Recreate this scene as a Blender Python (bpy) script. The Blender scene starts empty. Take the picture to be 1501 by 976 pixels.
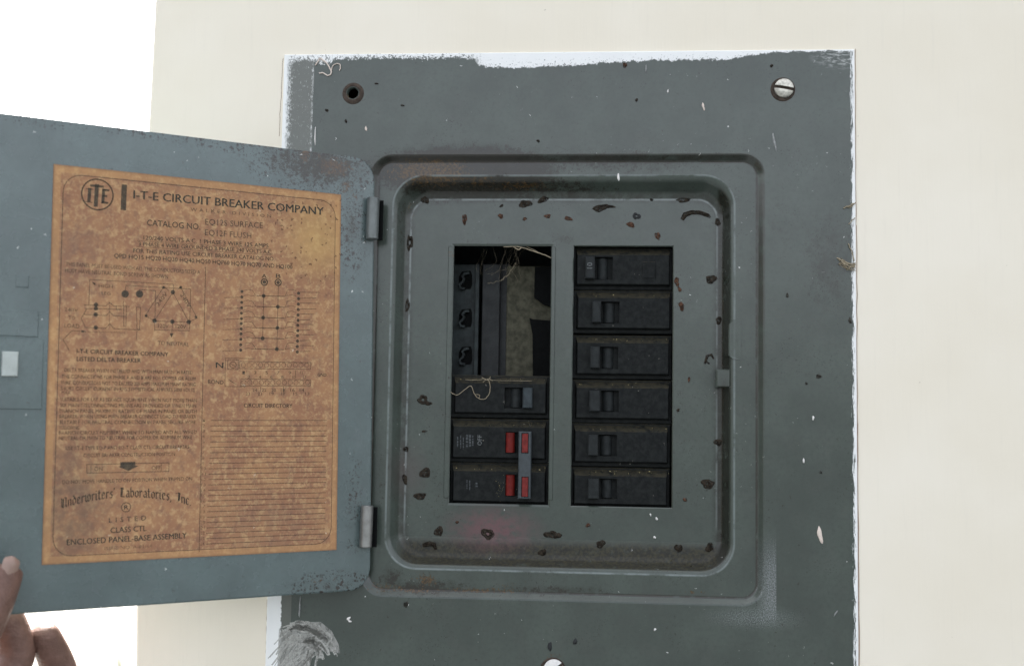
import bpy, bmesh, math, random
import numpy as np
from mathutils import Matrix, Vector
random.seed(7)
S = bpy.context.scene
COL = S.collection
rad = math.radians

# ------------------------------------------------------------------ camera
FPX, CX, CY = 1875.0, 750.5, 488.0                # focal length and centre of the 1501 x 976 photograph
_y, _p, _r = -0.08413359, 0.08320973, 0.01602747  # yaw, pitch, roll solved from the panel's own right angles
_f = Vector((math.sin(_y)*math.cos(_p), math.cos(_y)*math.cos(_p), math.sin(_p)))
_x = Vector((math.cos(_y), -math.sin(_y), 0)); _u = _x.cross(_f)
RT = math.cos(_r)*_x + math.sin(_r)*_u
UP = -math.sin(_r)*_x + math.cos(_r)*_u
CAM = -0.75*_f
cd = bpy.data.cameras.new('camera'); cam = bpy.data.objects.new('camera', cd); COL.objects.link(cam)
cd.sensor_width = 36; cd.lens = FPX/1501*36; cd.clip_start = 0.02; cd.clip_end = 600
cd.dof.use_dof = True; cd.dof.focus_distance = 0.745; cd.dof.aperture_fstop = 7.0
cam.matrix_world = Matrix((( RT.x, UP.x, -_f.x, CAM.x), (RT.y, UP.y, -_f.y, CAM.y), (RT.z, UP.z, -_f.z, CAM.z), (0,0,0,1)))
S.camera = cam

# ------------------------------------------------------------------ daylight: sun behind the wall, panel in open shade
SUN_EL, SUN_AZ = 50.0, -20.0           # azimuth measured from +Y (behind the wall) towards +X
W = bpy.data.worlds.new('World'); S.world = W; W.use_nodes = True
wn = W.node_tree.nodes; wl = W.node_tree.links
sky = wn.new('ShaderNodeTexSky'); sky.sky_type = 'NISHITA'; sky.sun_disc = False
sky.sun_elevation = rad(SUN_EL); sky.sun_rotation = rad(SUN_AZ)
sky.air_density = 0.7; sky.dust_density = 6.0; sky.ozone_density = 0.6
bg = wn['Background']; bg.inputs['Strength'].default_value = 0.10
hs = wn.new('ShaderNodeHueSaturation'); hs.inputs['Saturation'].default_value = .30      # hazy white sky
wl.new(sky.outputs['Color'], hs.inputs['Color']); wl.new(hs.outputs['Color'], bg.inputs['Color'])
sd = bpy.data.lights.new('sun', 'SUN'); sd.energy = 3.0; sd.angle = rad(0.5); sd.color = (1.0, 0.95, 0.87)
so = bpy.data.objects.new('sun', sd); COL.objects.link(so)
sv = Vector((math.sin(rad(SUN_AZ))*math.cos(rad(SUN_EL)), math.cos(rad(SUN_AZ))*math.cos(rad(SUN_EL)), math.sin(rad(SUN_EL))))
so.rotation_euler = sv.to_track_quat('Z', 'Y').to_euler()
S.view_settings.view_transform = 'Standard'; S.view_settings.look = 'None'; S.view_settings.gamma = 1
S.view_settings.exposure = 2.87

# ------------------------------------------------------------------ survey helpers (points of the photo on real planes)
def ray(px, py):
    return RT*((px-CX)/FPX) + UP*((CY-py)/FPX) + _f
def P(px, py, Y=0.0):
    d = ray(px, py); return CAM + d*((Y-CAM.y)/d.y)
def onplane(px, py, P0, n):
    d = ray(px, py); return CAM + d*((P0-CAM).dot(n)/d.dot(n))
TH, SAG = rad(36.3), rad(0.9)
P0D = Vector((-0.082, -0.003, 0))
_d = Vector((-math.cos(TH), -math.sin(TH), 0)); ND = Vector((math.sin(TH), -math.cos(TH), 0)); Zv = Vector((0,0,1))
EX = math.cos(SAG)*_d - math.sin(SAG)*Zv; EZ = math.sin(SAG)*_d + math.cos(SAG)*Zv
DOOR_M = Matrix(((EX.x, ND.x, EZ.x, P0D.x), (EX.y, ND.y, EZ.y, P0D.y), (EX.z, ND.z, EZ.z, P0D.z), (0,0,0,1)))
def D(px, py, h=0.0):                      # door coordinates (u from the hinge, z up) of a point of the photo
    w = onplane(px, py, P0D + ND*h, ND) - P0D
    return (w.dot(EX), w.dot(EZ))

# ------------------------------------------------------------------ mesh helpers
class MB:
    def __init__(s): s.v = []; s.f = []; s.sm = []
    def add(s, vs, fs, smooth=False):
        o = len(s.v); s.v += [tuple(v) for v in vs]; s.f += [tuple(i+o for i in f) for f in fs]; s.sm += [smooth]*len(fs)
    def box(s, x0, x1, y0, y1, z0, z1, b=0.0):
        # bevelled box: three stacked rings along y (front = low y)
        if b <= 0:
            vs = [(x,y,z) for x in (x0,x1) for y in (y0,y1) for z in (z0,z1)]
            s.add(vs, [(0,1,3,2),(4,6,7,5),(0,4,5,1),(2,3,7,6),(0,2,6,4),(1,5,7,3)]); return
        vs = []
        for y, i in ((y0, b), (y0+b, 0), (y1, 0)):
            vs += [(x0+i,y,z0),(x0,y,z0+i),(x0,y,z1-i),(x0+i,y,z1),(x1-i,y,z1),(x1,y,z1-i),(x1,y,z0+i),(x1-i,y,z0)] if i == 0 and False else \
                  [(x0+i+b*.3,y,z0+i),(x0+i,y,z0+i+b*.3),(x0+i,y,z1-i-b*.3),(x0+i+b*.3,y,z1-i),(x1-i-b*.3,y,z1-i),(x1-i,y,z1-i-b*.3),(x1-i,y,z0+i+b*.3),(x1-i-b*.3,y,z0+i)]
        fs = [tuple(range(7,-1,-1)), tuple(range(16,24))]
        for r in range(2):
            for i in range(8):
                j = (i+1) % 8; fs.append((r*8+i, r*8+j, r*8+8+j, r*8+8+i))
        s.add(vs, fs)
    def rings(s, loops, closed=True, smooth=True, cap0=False, cap1=False):
        n = len(loops[0]); vs = [p for l in loops for p in l]; fs = []
        for r in range(len(loops)-1):
            for i in range(n if closed else n-1):
                j = (i+1) % n; fs.append((r*n+i, r*n+j, r*n+n+j, r*n+n+i))
        s.add(vs, fs, smooth)
        if cap0: s.add(loops[0], [tuple(range(n-1,-1,-1))])
        if cap1: s.add(loops[-1], [tuple(range(n))])
    def tube(s, pts, r, n=6, smooth=True):
        pts = [Vector(p) for p in pts]; loops = []
        rs = r if isinstance(r, (list,tuple)) else [r]*len(pts)
        for i, p in enumerate(pts):
            t = (pts[min(i+1,len(pts)-1)] - pts[max(i-1,0)]).normalized()
            a = t.cross(Vector((0.31,0.9,0.2))).normalized(); b = t.cross(a)
            loops.append([p + (a*math.cos(k*2*math.pi/n)+b*math.sin(k*2*math.pi/n))*rs[i] for k in range(n)])
        s.rings(loops, smooth=smooth, cap0=True, cap1=True)
    def disc(s, c, ax, r, n=24):
        pass
    def fill(s, outer, holes):                # flat sheet with holes, all loops in one plane
        bm = bmesh.new(); es = []
        for lp in [outer]+holes:
            vs = [bm.verts.new(p) for p in lp]
            es += [bm.edges.new((vs[i], vs[(i+1)%len(vs)])) for i in range(len(vs))]
        bmesh.ops.triangle_fill(bm, use_beauty=True, use_dissolve=False, edges=es)
        bm.verts.index_update()
        s.add([v.co[:] for v in bm.verts], [tuple(v.index for v in f.verts) for f in bm.faces]); bm.free()
    def build(s, name, mat, parent=None, fix=True, flip_to=None):
        me = bpy.data.meshes.new(name); me.from_pydata(s.v, [], s.f)
        me.polygons.foreach_set('use_smooth', s.sm)
        if fix:
            bm = bmesh.new(); bm.from_mesh(me); bmesh.ops.remove_doubles(bm, verts=bm.verts, dist=1e-6)
            bmesh.ops.recalc_face_normals(bm, faces=bm.faces); bm.to_mesh(me); bm.free()
            sm_ = [p.use_smooth for p in me.polygons]; me.set_sharp_from_angle(angle=rad(38)); me.polygons.foreach_set('use_smooth', sm_)
        me.update()
        if mat: me.materials.append(mat)
        o = bpy.data.objects.new(name, me); COL.objects.link(o)
        if parent: attach(o, parent)
        return o
def attach(o, parent):                        # children are modelled in world space (or in the parent's own space if it is a door part)
    o.parent = parent
    if parent.get('_space') == 'local': return
    o.matrix_parent_inverse = parent.matrix_world.inverted()
def empty(name, loc, label, cat, group=None):
    o = bpy.data.objects.new(name, None); COL.objects.link(o); o.location = loc; o.empty_display_size = 0.02
    o.matrix_world = Matrix.Translation(loc)
    tag(o, label, cat, group); return o
def tag(o, label, cat, group=None):
    o['label'] = label; o['category'] = cat
    if group: o['group'] = group
    return o
def rrect(x0, x1, z0, z1, r, Y, n=8):         # rounded rectangle loop, the same point count for every radius
    pts = []
    for cx, cz, a0 in ((x1-r, z1-r, 0), (x0+r, z1-r, 90), (x0+r, z0+r, 180), (x1-r, z0+r, 270)):
        for k in range(n+1):
            a = rad(a0+90*k/n); pts.append((cx+r*math.cos(a), Y, cz+r*math.sin(a)))
    return pts
def circ(cx, cz, r, Y, n=24, ph=0.0):
    return [(cx+r*math.cos(2*math.pi*k/n+ph), Y, cz+r*math.sin(2*math.pi*k/n+ph)) for k in range(n)]

# ------------------------------------------------------------------ node helper
class V:
    def __init__(s, g, k): s.g = g; s.k = k
    def __add__(a, b): return a.g.m('ADD', a, b)
    __radd__ = __add__
    def __sub__(a, b): return a.g.m('SUBTRACT', a, b)
    def __rsub__(a, b): return a.g.m('SUBTRACT', b, a)
    def __mul__(a, b): return a.g.m('MULTIPLY', a, b)
    __rmul__ = __mul__
    def __truediv__(a, b): return a.g.m('DIVIDE', a, b)
class G:
    def __init__(s, name):
        s.mat = bpy.data.materials.new(name); s.mat.use_nodes = True
        s.t = s.mat.node_tree; s.n = s.t.nodes; s.l = s.t.links
        s.b = s.n['Principled BSDF']; s.tc = s.n.new('ShaderNodeTexCoord')
        s.co = s.tc.outputs['Object']
        sx = s.n.new('ShaderNodeSeparateXYZ'); s.l.new(s.co, sx.inputs[0])
        s.x, s.y, s.z = V(s, sx.outputs[0]), V(s, sx.outputs[1]), V(s, sx.outputs[2])
    def put(s, sock, v):
        if isinstance(v, V): s.l.new(v.k, sock)
        elif hasattr(v, 'node'): s.l.new(v, sock)
        else:
            if isinstance(v, (tuple, list)) and len(v) == 3 and len(sock.default_value) == 4: v = (*v, 1)
            sock.default_value = v
    def m(s, op, a, b=0.0, c=0.0, clamp=False):
        n = s.n.new('ShaderNodeMath'); n.operation = op; n.use_clamp = clamp
        for i, q in enumerate((a, b, c)): s.put(n.inputs[i], q)
        return V(s, n.outputs[0])
    def step(s, x, a, b):                     # smooth 0..1 between a and b
        n = s.n.new('ShaderNodeMapRange'); n.interpolation_type = 'SMOOTHSTEP'
        lo, hi = (a, b) if a < b else (b, a)
        s.put(n.inputs[0], x); n.inputs[1].default_value = lo; n.inputs[2].default_value = hi
        n.inputs[3].default_value = 0 if a < b else 1; n.inputs[4].default_value = 1 if a < b else 0
        return V(s, n.outputs[0])
    def vec(s, sx=1, sy=1, sz=1, off=(0,0,0), rot=(0,0,0)):
        n = s.n.new('ShaderNodeMapping'); s.l.new(s.co, n.inputs[0]); n.inputs['Scale'].default_value = (sx, sy, sz)
        n.inputs['Location'].default_value = off; n.inputs['Rotation'].default_value = rot
        return n.outputs[0]
    def noise(s, scale, detail=3, rough=.55, vec=None, dist=0.0):
        n = s.n.new('ShaderNodeTexNoise'); s.l.new(vec or s.co, n.inputs['Vector'])
        n.inputs['Scale'].default_value = scale; n.inputs['Detail'].default_value = detail
        n.inputs['Roughness'].default_value = rough; n.inputs['Distortion'].default_value = dist
        return V(s, n.outputs[0])
    def voro(s, scale, vec=None, out='Distance', rnd=1.0):
        n = s.n.new('ShaderNodeTexVoronoi'); s.l.new(vec or s.co, n.inputs['Vector']); n.inputs['Scale'].default_value = scale
        n.inputs['Randomness'].default_value = rnd
        return V(s, n.outputs[out])
    def mix(s, f, a, b):
        n = s.n.new('ShaderNodeMix'); n.data_type = 'RGBA'; n.clamp_factor = True
        s.put(n.inputs[0], f); s.put(n.inputs[6], a); s.put(n.inputs[7], b); return V(s, n.outputs[2])
    def blob(s, cx, cz, rx, rz):
        a = (s.x-cx)*(1/rx); c = (s.z-cz)*(1/rz)
        return s.step(s.m('SQRT', a*a+c*c), 1.0, 0.0)
    def mx(s, a, b): return s.m('MAXIMUM', a, b)
    def specks(s, scale, size, dens, off=(0,0,0)):   # scattered round grains; dens = share of cells that hold one
        cb = s.n.new('ShaderNodeCombineXYZ')
        if not hasattr(s, 'wx'): s.wx = (s.noise(420, 3, .7)-.5)*.0050; s.wz = (s.noise(380, 3, .7, s.vec(1,1,1,(2,5,3)))-.5)*.0050
        s.put(cb.inputs[0], s.x+off[0]+s.y*.31+s.wx); s.put(cb.inputs[1], s.z+off[1]+s.y*.27+s.wz)
        n = s.n.new('ShaderNodeTexVoronoi'); n.voronoi_dimensions = '2D'; s.l.new(cb.outputs[0], n.inputs['Vector']); n.inputs['Scale'].default_value = scale
        sep = s.n.new('ShaderNodeSeparateColor'); s.l.new(n.outputs['Color'], sep.inputs[0])
        r = V(s, sep.outputs[0]); q = V(s, sep.outputs[1])
        return s.step(V(s, n.outputs['Distance']), size, size*.55)*s.m('LESS_THAN', r, dens)
    def bump(s, h, strength=.3, dist=.0005):
        n = s.n.new('ShaderNodeBump'); s.put(n.inputs['Height'], h); n.inputs['Strength'].default_value = strength; n.inputs['Distance'].default_value = dist
        s.l.new(n.outputs[0], s.b.inputs['Normal'])
    def out(s, color=None, rough=.5, spec=.5, metal=0.0, alpha=None):
        if color is not None: s.put(s.b.inputs['Base Color'], color)
        s.put(s.b.inputs['Roughness'], rough); s.put(s.b.inputs['Specular IOR Level'], spec); s.put(s.b.inputs['Metallic'], metal)
        if alpha is not None: s.put(s.b.inputs['Alpha'], alpha)
        return s.mat
def xz(px, py, Y=0.0):
    p = P(px, py, Y); return p.x, p.z
def blob_px(g, px, py, rx, ry, Y=0.0):        # radii in photo pixels, about 0.4 mm each on the panel
    x, z = xz(px, py, Y); return g.blob(x, z, rx*.0004, ry*.0004)

# ------------------------------------------------------------------ panel dimensions (metres)
LEDGE_Y, FLOOR_Y = 0.004, 0.014
CX0, CX1, CZ1, CZ0 = -0.1413, 0.1982, 0.1680, -0.2150
OX0, OX1, OZ1, OZ0 = -0.0862, xz(1121, 500)[0], xz(1000, 225.5)[1], xz(1000, 886)[1]
IX0, IX1, IZ1, IZ0 = xz(571, 500, LEDGE_Y)[0], xz(1077, 500, LEDGE_Y)[0], xz(900, 257, LEDGE_Y)[1], xz(900, 841, LEDGE_Y)[1]
FX0, FX1, FZ1, FZ0 = xz(598, 500, FLOOR_Y)[0], xz(1052, 500, FLOOR_Y)[0], xz(900, 292, FLOOR_Y)[1], xz(900, 815, FLOOR_Y)[1]
def win(pts):
    q = [xz(a, b, FLOOR_Y) for a, b in pts]
    return ((q[0][0]+q[3][0])/2, (q[1][0]+q[2][0])/2, (q[3][1]+q[2][1])/2, (q[0][1]+q[1][1])/2)
WL = win([(665.5,360.5),(808.5,360.5),(803,740),(658,737)])
WR = win([(841.5,361),(987,361.5),(984,744),(836.5,741)])

# ------------------------------------------------------------------ materials
def enamel(g, base, spotty=1.0, dustiness=1.0):
    n1 = g.noise(28, 4, .6); n2 = g.noise(420, 3, .6); n3 = g.noise(2200, 2)
    c = g.mix(g.step(n1, .3, .72), tuple(v*.82 for v in base), tuple(v*1.12 for v in base))
    c = g.mix(g.step(g.noise(75, 3, .6), .45, .75)*.35, c, (base[0]*1.12, base[1]*.98, base[2]*1.02))
    c = g.mix(g.step(n2, .42, .75)*.5, c, tuple(v*.72 for v in base))
    c = g.mix(g.step(n3, .5, .8)*.25, c, tuple(min(1, v*1.35+.015) for v in base))
    return c
# cover plate
g = G('grey_enamel_cover'); X, Z = g.x, g.z
GREY = (.058, .073, .0605)
c = enamel(g, GREY)
# grime in soft clouds round the opening and near the right edge
grime = blob_px(g, 680, 250, 240, 64)*1.55
for a in ((620,862,100,24,.8),(800,866,220,16,.6),(572,850,40,40,.7),(900,236,330,40,.6),(640,270,70,50,.9),(800,272,200,30,.7),(585,330,34,120,.45),(1215,430,70,190,.3),(1065,300,40,60,.25),(640,862,150,26,.55),(1000,845,110,26,.3),(560,690,26,160,.4),(815,760,190,26,.25),(690,352,70,26,.4),(1115,380,14,190,.25),(830,345,60,24,.45),(930,352,70,18,.3)):
    grime = g.mx(grime, blob_px(g, *a[:4])*a[4])
gn = g.noise(130, 5, .7)
c = g.mix(g.step(grime*.60+(gn-.5)*.8, .16, .60)*.74, c, (.017,.020,.012))
c = g.mix(g.step(grime*.95+(g.noise(230,5,.75)-.5)*1.9+(g.noise(900,3,.7)-.5)*.9, .46, .74)*.9, c, g.mix(g.noise(300,3), (.012,.012,.010), (.030,.025,.016)))
def sdf(x0, x1, z0, z1, r):
    a = g.m('ABSOLUTE', X-(x0+x1)/2)-((x1-x0)/2-r); b_ = g.m('ABSOLUTE', Z-(z0+z1)/2)-((z1-z0)/2-r)
    a0 = g.mx(a, 0.0); b0 = g.mx(b_, 0.0)
    return g.m('SQRT', a0*a0+b0*b0)+g.m('MINIMUM', g.mx(a, b_), 0.0)-r
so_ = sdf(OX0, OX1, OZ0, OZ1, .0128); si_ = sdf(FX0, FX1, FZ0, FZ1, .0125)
crease = g.step(so_, -.0054, -.0043)*g.step(so_, -.0031, -.0040)          # broken dark line along the foot of the first step
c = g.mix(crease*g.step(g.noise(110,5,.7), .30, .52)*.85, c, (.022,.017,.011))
upper = g.step(so_, -.0044, -.0034)*g.step(so_, .0010, -.0006)*g.step(Z, OZ0+.05, OZ1-.03)
c = g.mix(upper*g.step(g.noise(70,4,.7), .30, .55)*.7, c, (.035,.032,.026))
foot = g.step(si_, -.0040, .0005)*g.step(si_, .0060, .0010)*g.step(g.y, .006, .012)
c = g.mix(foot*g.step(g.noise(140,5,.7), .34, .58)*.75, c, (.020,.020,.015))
# fine fly-speck grime, thicker towards the right edge
dk = g.specks(700, .22, .30)*g.step(g.noise(35, 2)+grime*.35, .50, .66)
c = g.mix(dk*.85, c, (.022,.022,.018))
cl = g.mx(g.mx(blob_px(g, 1215, 380, 90, 170), blob_px(g, 1150, 330, 90, 120)*.7), g.mx(blob_px(g, 1070, 300, 60, 60)*.7, blob_px(g, 1085, 640, 40, 180)*.5))
dk5 = g.specks(800, .30, .38, (.8,.1,.1))*g.step(cl*.8+(g.noise(60,4,.7)-.5)*1.3, .36, .62); c = g.mix(dk5*.75, c, (.024,.023,.018))
c = g.mix(g.step(cl*.8+(g.noise(110,5,.75)-.5)*1.6, .50, .95)*.6, c, (.028,.028,.022))
dk2 = g.specks(230, .11, .06, (.3,.1,.7))*g.step(g.noise(22,2), .40, .62)
c = g.mix(dk2*.8, c, (.028,.024,.018))
# rust
ru = blob_px(g, 630, 250, 120, 38)*1.35
for a in ((760,268,110,16,.8),(700,866,150,9,.9),(1020,868,40,7,.8),(950,815,110,9,.7),(690,812,90,10,.7),(700,262,60,20,.8),(598,300,22,40,.6),(622,850,38,20,1.0),(560,862,60,16,.8),(745,858,60,10,.6),(660,368,22,12,.8),(600,866,90,8,.9),(512,140,22,22,.8),(1150,137,26,24,.9),(812,962,34,14,.7)):
    ru = g.mx(ru, blob_px(g, *a[:4])*a[4])
rn = g.noise(260, 6, .75)
c = g.mix(g.step(ru*.85+(g.noise(420,5,.78)-.5)*2.4+(g.noise(1400,2,.6)-.5)*.6, .60, .78)*.92, c, g.mix(g.step(g.noise(700,4,.7), .40, .64), (.030,.022,.012), (.105,.058,.018)))
# olive dirt lying in the lower channel of the recess, thin trace at the side channels
ch = g.step(Z, IZ0+.020, IZ0+.013)*g.step(Z, IZ0+.0002, IZ0+.003)*g.step(X, IX0+.004, IX0+.012)*g.step(X, IX1-.001, IX1-.007)*g.step(g.y, .0045, .0065)
c = g.mix(ch*g.step(g.noise(210, 5, .7), .18, .48)*.95, c, g.mix(g.step(g.noise(600,4), .4, .62), (.010,.009,.004), (.034,.030,.012)))
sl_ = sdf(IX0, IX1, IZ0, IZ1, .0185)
rim = g.step(sl_, -.0011, -.0004)*g.step(sl_, .0007, 0.0)*g.step(g.y, .0032, .0039)       # broken pale line along the pressed edge
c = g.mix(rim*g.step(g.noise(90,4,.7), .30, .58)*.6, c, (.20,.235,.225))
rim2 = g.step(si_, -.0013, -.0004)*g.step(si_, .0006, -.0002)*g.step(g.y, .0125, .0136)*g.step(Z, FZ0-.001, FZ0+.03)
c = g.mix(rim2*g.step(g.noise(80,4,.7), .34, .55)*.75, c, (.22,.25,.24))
ct = g.blob(P(1060,580,.01).x, P(1060,580,.01).z, .006, .014); c = g.mix(ct*g.step(g.noise(200,4,.7), .3, .6)*.8, c, (.018,.013,.008))
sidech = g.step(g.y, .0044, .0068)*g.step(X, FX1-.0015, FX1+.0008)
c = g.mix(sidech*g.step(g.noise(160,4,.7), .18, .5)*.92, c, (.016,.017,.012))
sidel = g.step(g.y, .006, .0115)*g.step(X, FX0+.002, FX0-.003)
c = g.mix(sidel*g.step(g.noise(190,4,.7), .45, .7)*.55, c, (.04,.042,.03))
# reddish bloom on the dead front under the breakers
c = g.mix(blob_px(g, 722, 775, 95, 46, FLOOR_Y)*g.step(g.noise(240,4,.7), .22, .62)*.80, c, (.15,.062,.070))
c = g.mix(blob_px(g, 600, 690, 40, 60, FLOOR_Y)*.2, c, (.15,.09,.09))
# pale overspray patch with a hard right-hand border
xe = P(1138, 850).x
ov = g.step(X, xe+.0002, xe-.0003)*g.step(X, xe-.013, xe-.003)*g.step(Z, P(1138,770).z, P(1138,850).z)*g.step(Z, P(1138,925).z, P(1138,880).z)
c = g.mix(ov*g.step(g.noise(1500,2,.8), .34, .72)*.55, c, (.42,.44,.45))
c = g.mix(blob_px(g, 1105, 905, 90, 22)*g.step(g.noise(1500,2,.8), .42, .7)*.4, c, (.42,.44,.45))
# wall paint brushed over the edges: top
fc = g.n.new('ShaderNodeFloatCurve'); cv = fc.mapping.curves[0]
tp = [(417,93),(450,88),(480,96),(492,88),(560,86),(640,87),(694,86),(702,97),(740,100),(790,98.5),(850,95),(900,92),(960,88.5),(1030,87),(1060,88),(1095,82),(1150,76),(1252,75)]
q = []
for a, b in tp:
    p = P(a, b); q.append(((p.x-CX0)/(CX1-CX0), (CZ1-p.z)/.012))
cv.points[0].location = (0, q[0][1]); cv.points[-1].location = (1, q[-1][1])
for a, b in q[1:-1]: cv.points.new(a, max(0, min(1, b)))
for pt in cv.points: pt.handle_type = 'VECTOR'
fc.mapping.update()
g.put(fc.inputs['Value'], (X-CX0)*(1/(CX1-CX0)))
bd = V(g, fc.outputs[0])*.012
rag = (g.noise(330, 5, .75)-.5)*.0062 + (g.noise(90, 3, .6)-.5)*.0030 + (g.noise(1500, 3, .7)-.5)*.0022
top = g.step((CZ1-Z) - bd + rag, .00025, -.00025)
gap = g.step(g.noise(620, 4, .75)+g.step((CZ1-Z)/bd, .1, 1.0)*.10, .555, .60)
top = top*(1-gap*g.step(X, P(712,90).x, P(690,90).x)*.9)
top = top*(1-g.step(g.noise(750, 4, .75)+g.step((CZ1-Z)/bd, .1, 1.0)*.08, .64, .68)*.85)
WH = g.mix(g.noise(60,3), (.80,.81,.79), (.88,.89,.87))
# left: dry-brushed band
vL = g.vec(1, 1, .18)
nl = g.noise(1900, 4, .8, vL); nl2 = g.noise(420, 4, .7)
bandR = g.step(X, P(458.5,150).x+.0006, P(457.5,150).x-.0002)
left = bandR*g.step(nl*.6+nl2*.4+g.step(X, P(432,150).x, P(417,150).x)*.17+g.step(X, P(454,150).x, P(458,150).x)*.09, .55, .68)*.85
left = left*g.step(Z, P(420,420).z, P(420,300).z)
lowband = g.step(X, P(426.5,920).x, P(425.5,920).x)*g.step(Z, P(410,300).z, P(410,420).z)
haze = bandR*g.step(Z, P(420,420).z, P(420,300).z)*.42 + lowband*.38
edgeL = g.step((X-CX0)+(g.noise(260,4,.7)-.5)*.004+(g.noise(1500,3,.8,vL)-.5)*.004, .0030, .0020)
edgeB = g.step((X-P(411,930).x)+(g.noise(300,5,.75)-.5)*.0042, .0003, -.0003)*g.step(Z, P(410,700).z, P(410,790).z)
# right: vertical streaks
vR = g.vec(1, 1, .12)
right = g.step((CX1-X)+(g.noise(800, 4, .85, vR)-.5)*.0095, .0024, .0014)
right = g.mx(right, g.step((CX1-X)+(g.noise(220,4,.7,g.vec(1,1,.4))-.5)*.0040, .0008, .0003))
tr = blob_px(g, 1235, 85, 55, 22)*g.step(g.noise(700,4,.8,g.vec(.3,1,1)), .47, .6)*.5
c = g.mix(haze, c, (.20,.20,.175))
pm = g.mx(g.mx(g.mx(top, left), g.mx(edgeL, edgeB)), g.mx(right, tr))
c = g.mix(pm, c, WH)
# thin white speckle of overspray and dust
sp = g.specks(360, .085, .07, (.11,.2,.5))*g.step(g.noise(25,2), .48, .64)*(g.noise(90,2)*1.1)
c = g.mix(sp*.85, c, (.62,.64,.60))
sp2 = g.specks(120, .040, .03, (.7,.2,.1)); c = g.mix(sp2*.9, c, (.72,.72,.68))
g.bump(g.noise(900,3)*.22 + pm*1.2 + g.noise(90,3)*.8 + ch*g.noise(500,4)*4, .22, .0003)
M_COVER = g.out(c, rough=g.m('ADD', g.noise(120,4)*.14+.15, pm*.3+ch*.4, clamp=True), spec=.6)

# door paint (door space: x from the hinge, z up)
g = G('grey_enamel_door'); X, Z = g.x, g.z
c = enamel(g, (.098, .134, .130))
def dblob(px, py, rx, ry):
    u, z = D(px, py); return g.blob(u, z, rx*.00038, ry*.00038)
gr = dblob(465, 242, 170, 75)*1.5
for a in ((515,330,44,130,1.0),(400,215,220,32,1.0),(230,196,240,20,.6),(60,180,90,14,.5),(490,855,120,34,.9),(520,720,30,120,.5),(480,250,40,40,1.0),(250,195,260,12,.35),(470,850,90,22,.55),(515,800,30,30,.5),(300,205,200,30,.25),(100,185,200,16,.3)):
    gr = g.mx(gr, dblob(*a[:4])*a[4])
dk = g.specks(520, .32, .40)*g.step(gr*(g.noise(90,3)*1.3), .10, .26)
c = g.mix(g.step(gr*.5+(g.noise(90,4,.7)-.5)*1.0, .32, .80)*.55, c, (.030,.031,.023))
c = g.mix(g.step(gr*.60+(g.noise(260,5,.75)-.5)*2.3+(g.noise(900,3,.7)-.5)*.9, .58, .80)*.92, c, g.mix(g.noise(350,3), (.013,.012,.007), (.032,.027,.014)))
c = g.mix(dk*.92, c, (.018,.015,.012))
dk4 = g.specks(900, .30, .32, (.5,.2,.2))*g.step(gr*(g.noise(70,3)*1.4), .12, .32); c = g.mix(dk4*.85, c, (.022,.018,.013))
dk2 = g.specks(240, .26, .38, (.2,.5,.1))*g.step(gr*(g.noise(50,3)*1.5), .12, .4); c = g.mix(dk2*.92, c, (.022,.015,.011))
dk3 = g.specks(130, .10, .08, (.9,.4,.1)); c = g.mix(dk3*.6, c, (.05,.05,.045))
ru = dblob(490, 245, 66, 34)*1.1
for a in ((360,212,40,10,.7),(290,203,40,8,.5),(447,228,18,28,1.1),(508,275,24,40,.9),(468,228,6,10,1),(520,290,14,16,.9),(465,850,32,10,.8),(490,848,26,9,.6),(528,270,10,30,.5)):
    ru = g.mx(ru, dblob(*a[:4])*a[4])
c = g.mix(g.step(ru*.85+(g.noise(380,5,.78)-.5)*2.4, .62, .80)*.92, c, g.mix(g.step(g.noise(700,4,.7), .4, .62), (.034,.022,.012), (.110,.058,.020)))
sp = g.specks(150, .07, .05, (.1,.3,.3)); c = g.mix(sp*.9, c, (.68,.70,.66))
g.bump(g.noise(700,3)*.2+g.noise(60,3)*1.2, .22, .0003)
M_DOOR = g.out(c, rough=g.noise(70,4)*.14+.20, spec=.75)

# aged label stock
g = G('aged_label_paper'); X, Z = g.x, g.z
n1 = g.noise(55, 4, .6); n2 = g.noise(230, 4, .65); n3 = g.noise(620, 3, .6)
c = g.mix(g.step(n1, .34, .66), (.310,.152,.082), (.405,.216,.104))
c = g.mix(g.step(n2, .48, .66)*.70, c, (.56,.36,.175))
c = g.mix(g.step(g.noise(190,4,.7,g.vec(1,1,1,(3,1,2))),   .49, .66)*.55, c, (.215,.112,.072))
c = g.mix(g.step(n3, .5, .72)*.35, c, (.58,.39,.205))
ux, uz = D(465, 350); c = g.mix(g.blob(ux, uz, .028, .034)*.55, c, (.56,.36,.13))
gx, gz = D(105, 740); c = g.mix(g.blob(gx, gz, .03, .06)*g.step(g.noise(120,4), .3, .6)*.7, c, (.15,.10,.07))
gx, gz = D(105, 375); c = g.mix(g.blob(gx, gz, .03, .035)*g.step(g.noise(130,4), .3, .6)*.55, c, (.19,.105,.08))
gx, gz = D(400, 770); c = g.mix(g.blob(gx, gz, .05, .03)*g.step(g.noise(110,4), .3, .65)*.45, c, (.19,.105,.08))
ed = g.m('MINIMUM', g.m('MINIMUM', X-.0216, .1834-X), g.m('MINIMUM', .0792-Z, Z+.1264))
c = g.mix(g.step(ed, .0042, .0036)*.35, c, (.56,.32,.13))
c = g.mix(g.step(ed, .0014, 0)*.5, c, (.18,.09,.05))
fx = g.specks(330, .22, .30)*g.mx(g.blob(ux, uz, .05, .05), .10)
c = g.mix(g.step(fx, .05, .5)*.8, c, (.10,.042,.022))
wsp = g.specks(140, .055, .03, (.2,.8,.4)); c = g.mix(wsp*.8, c, (.78,.70,.55))
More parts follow.
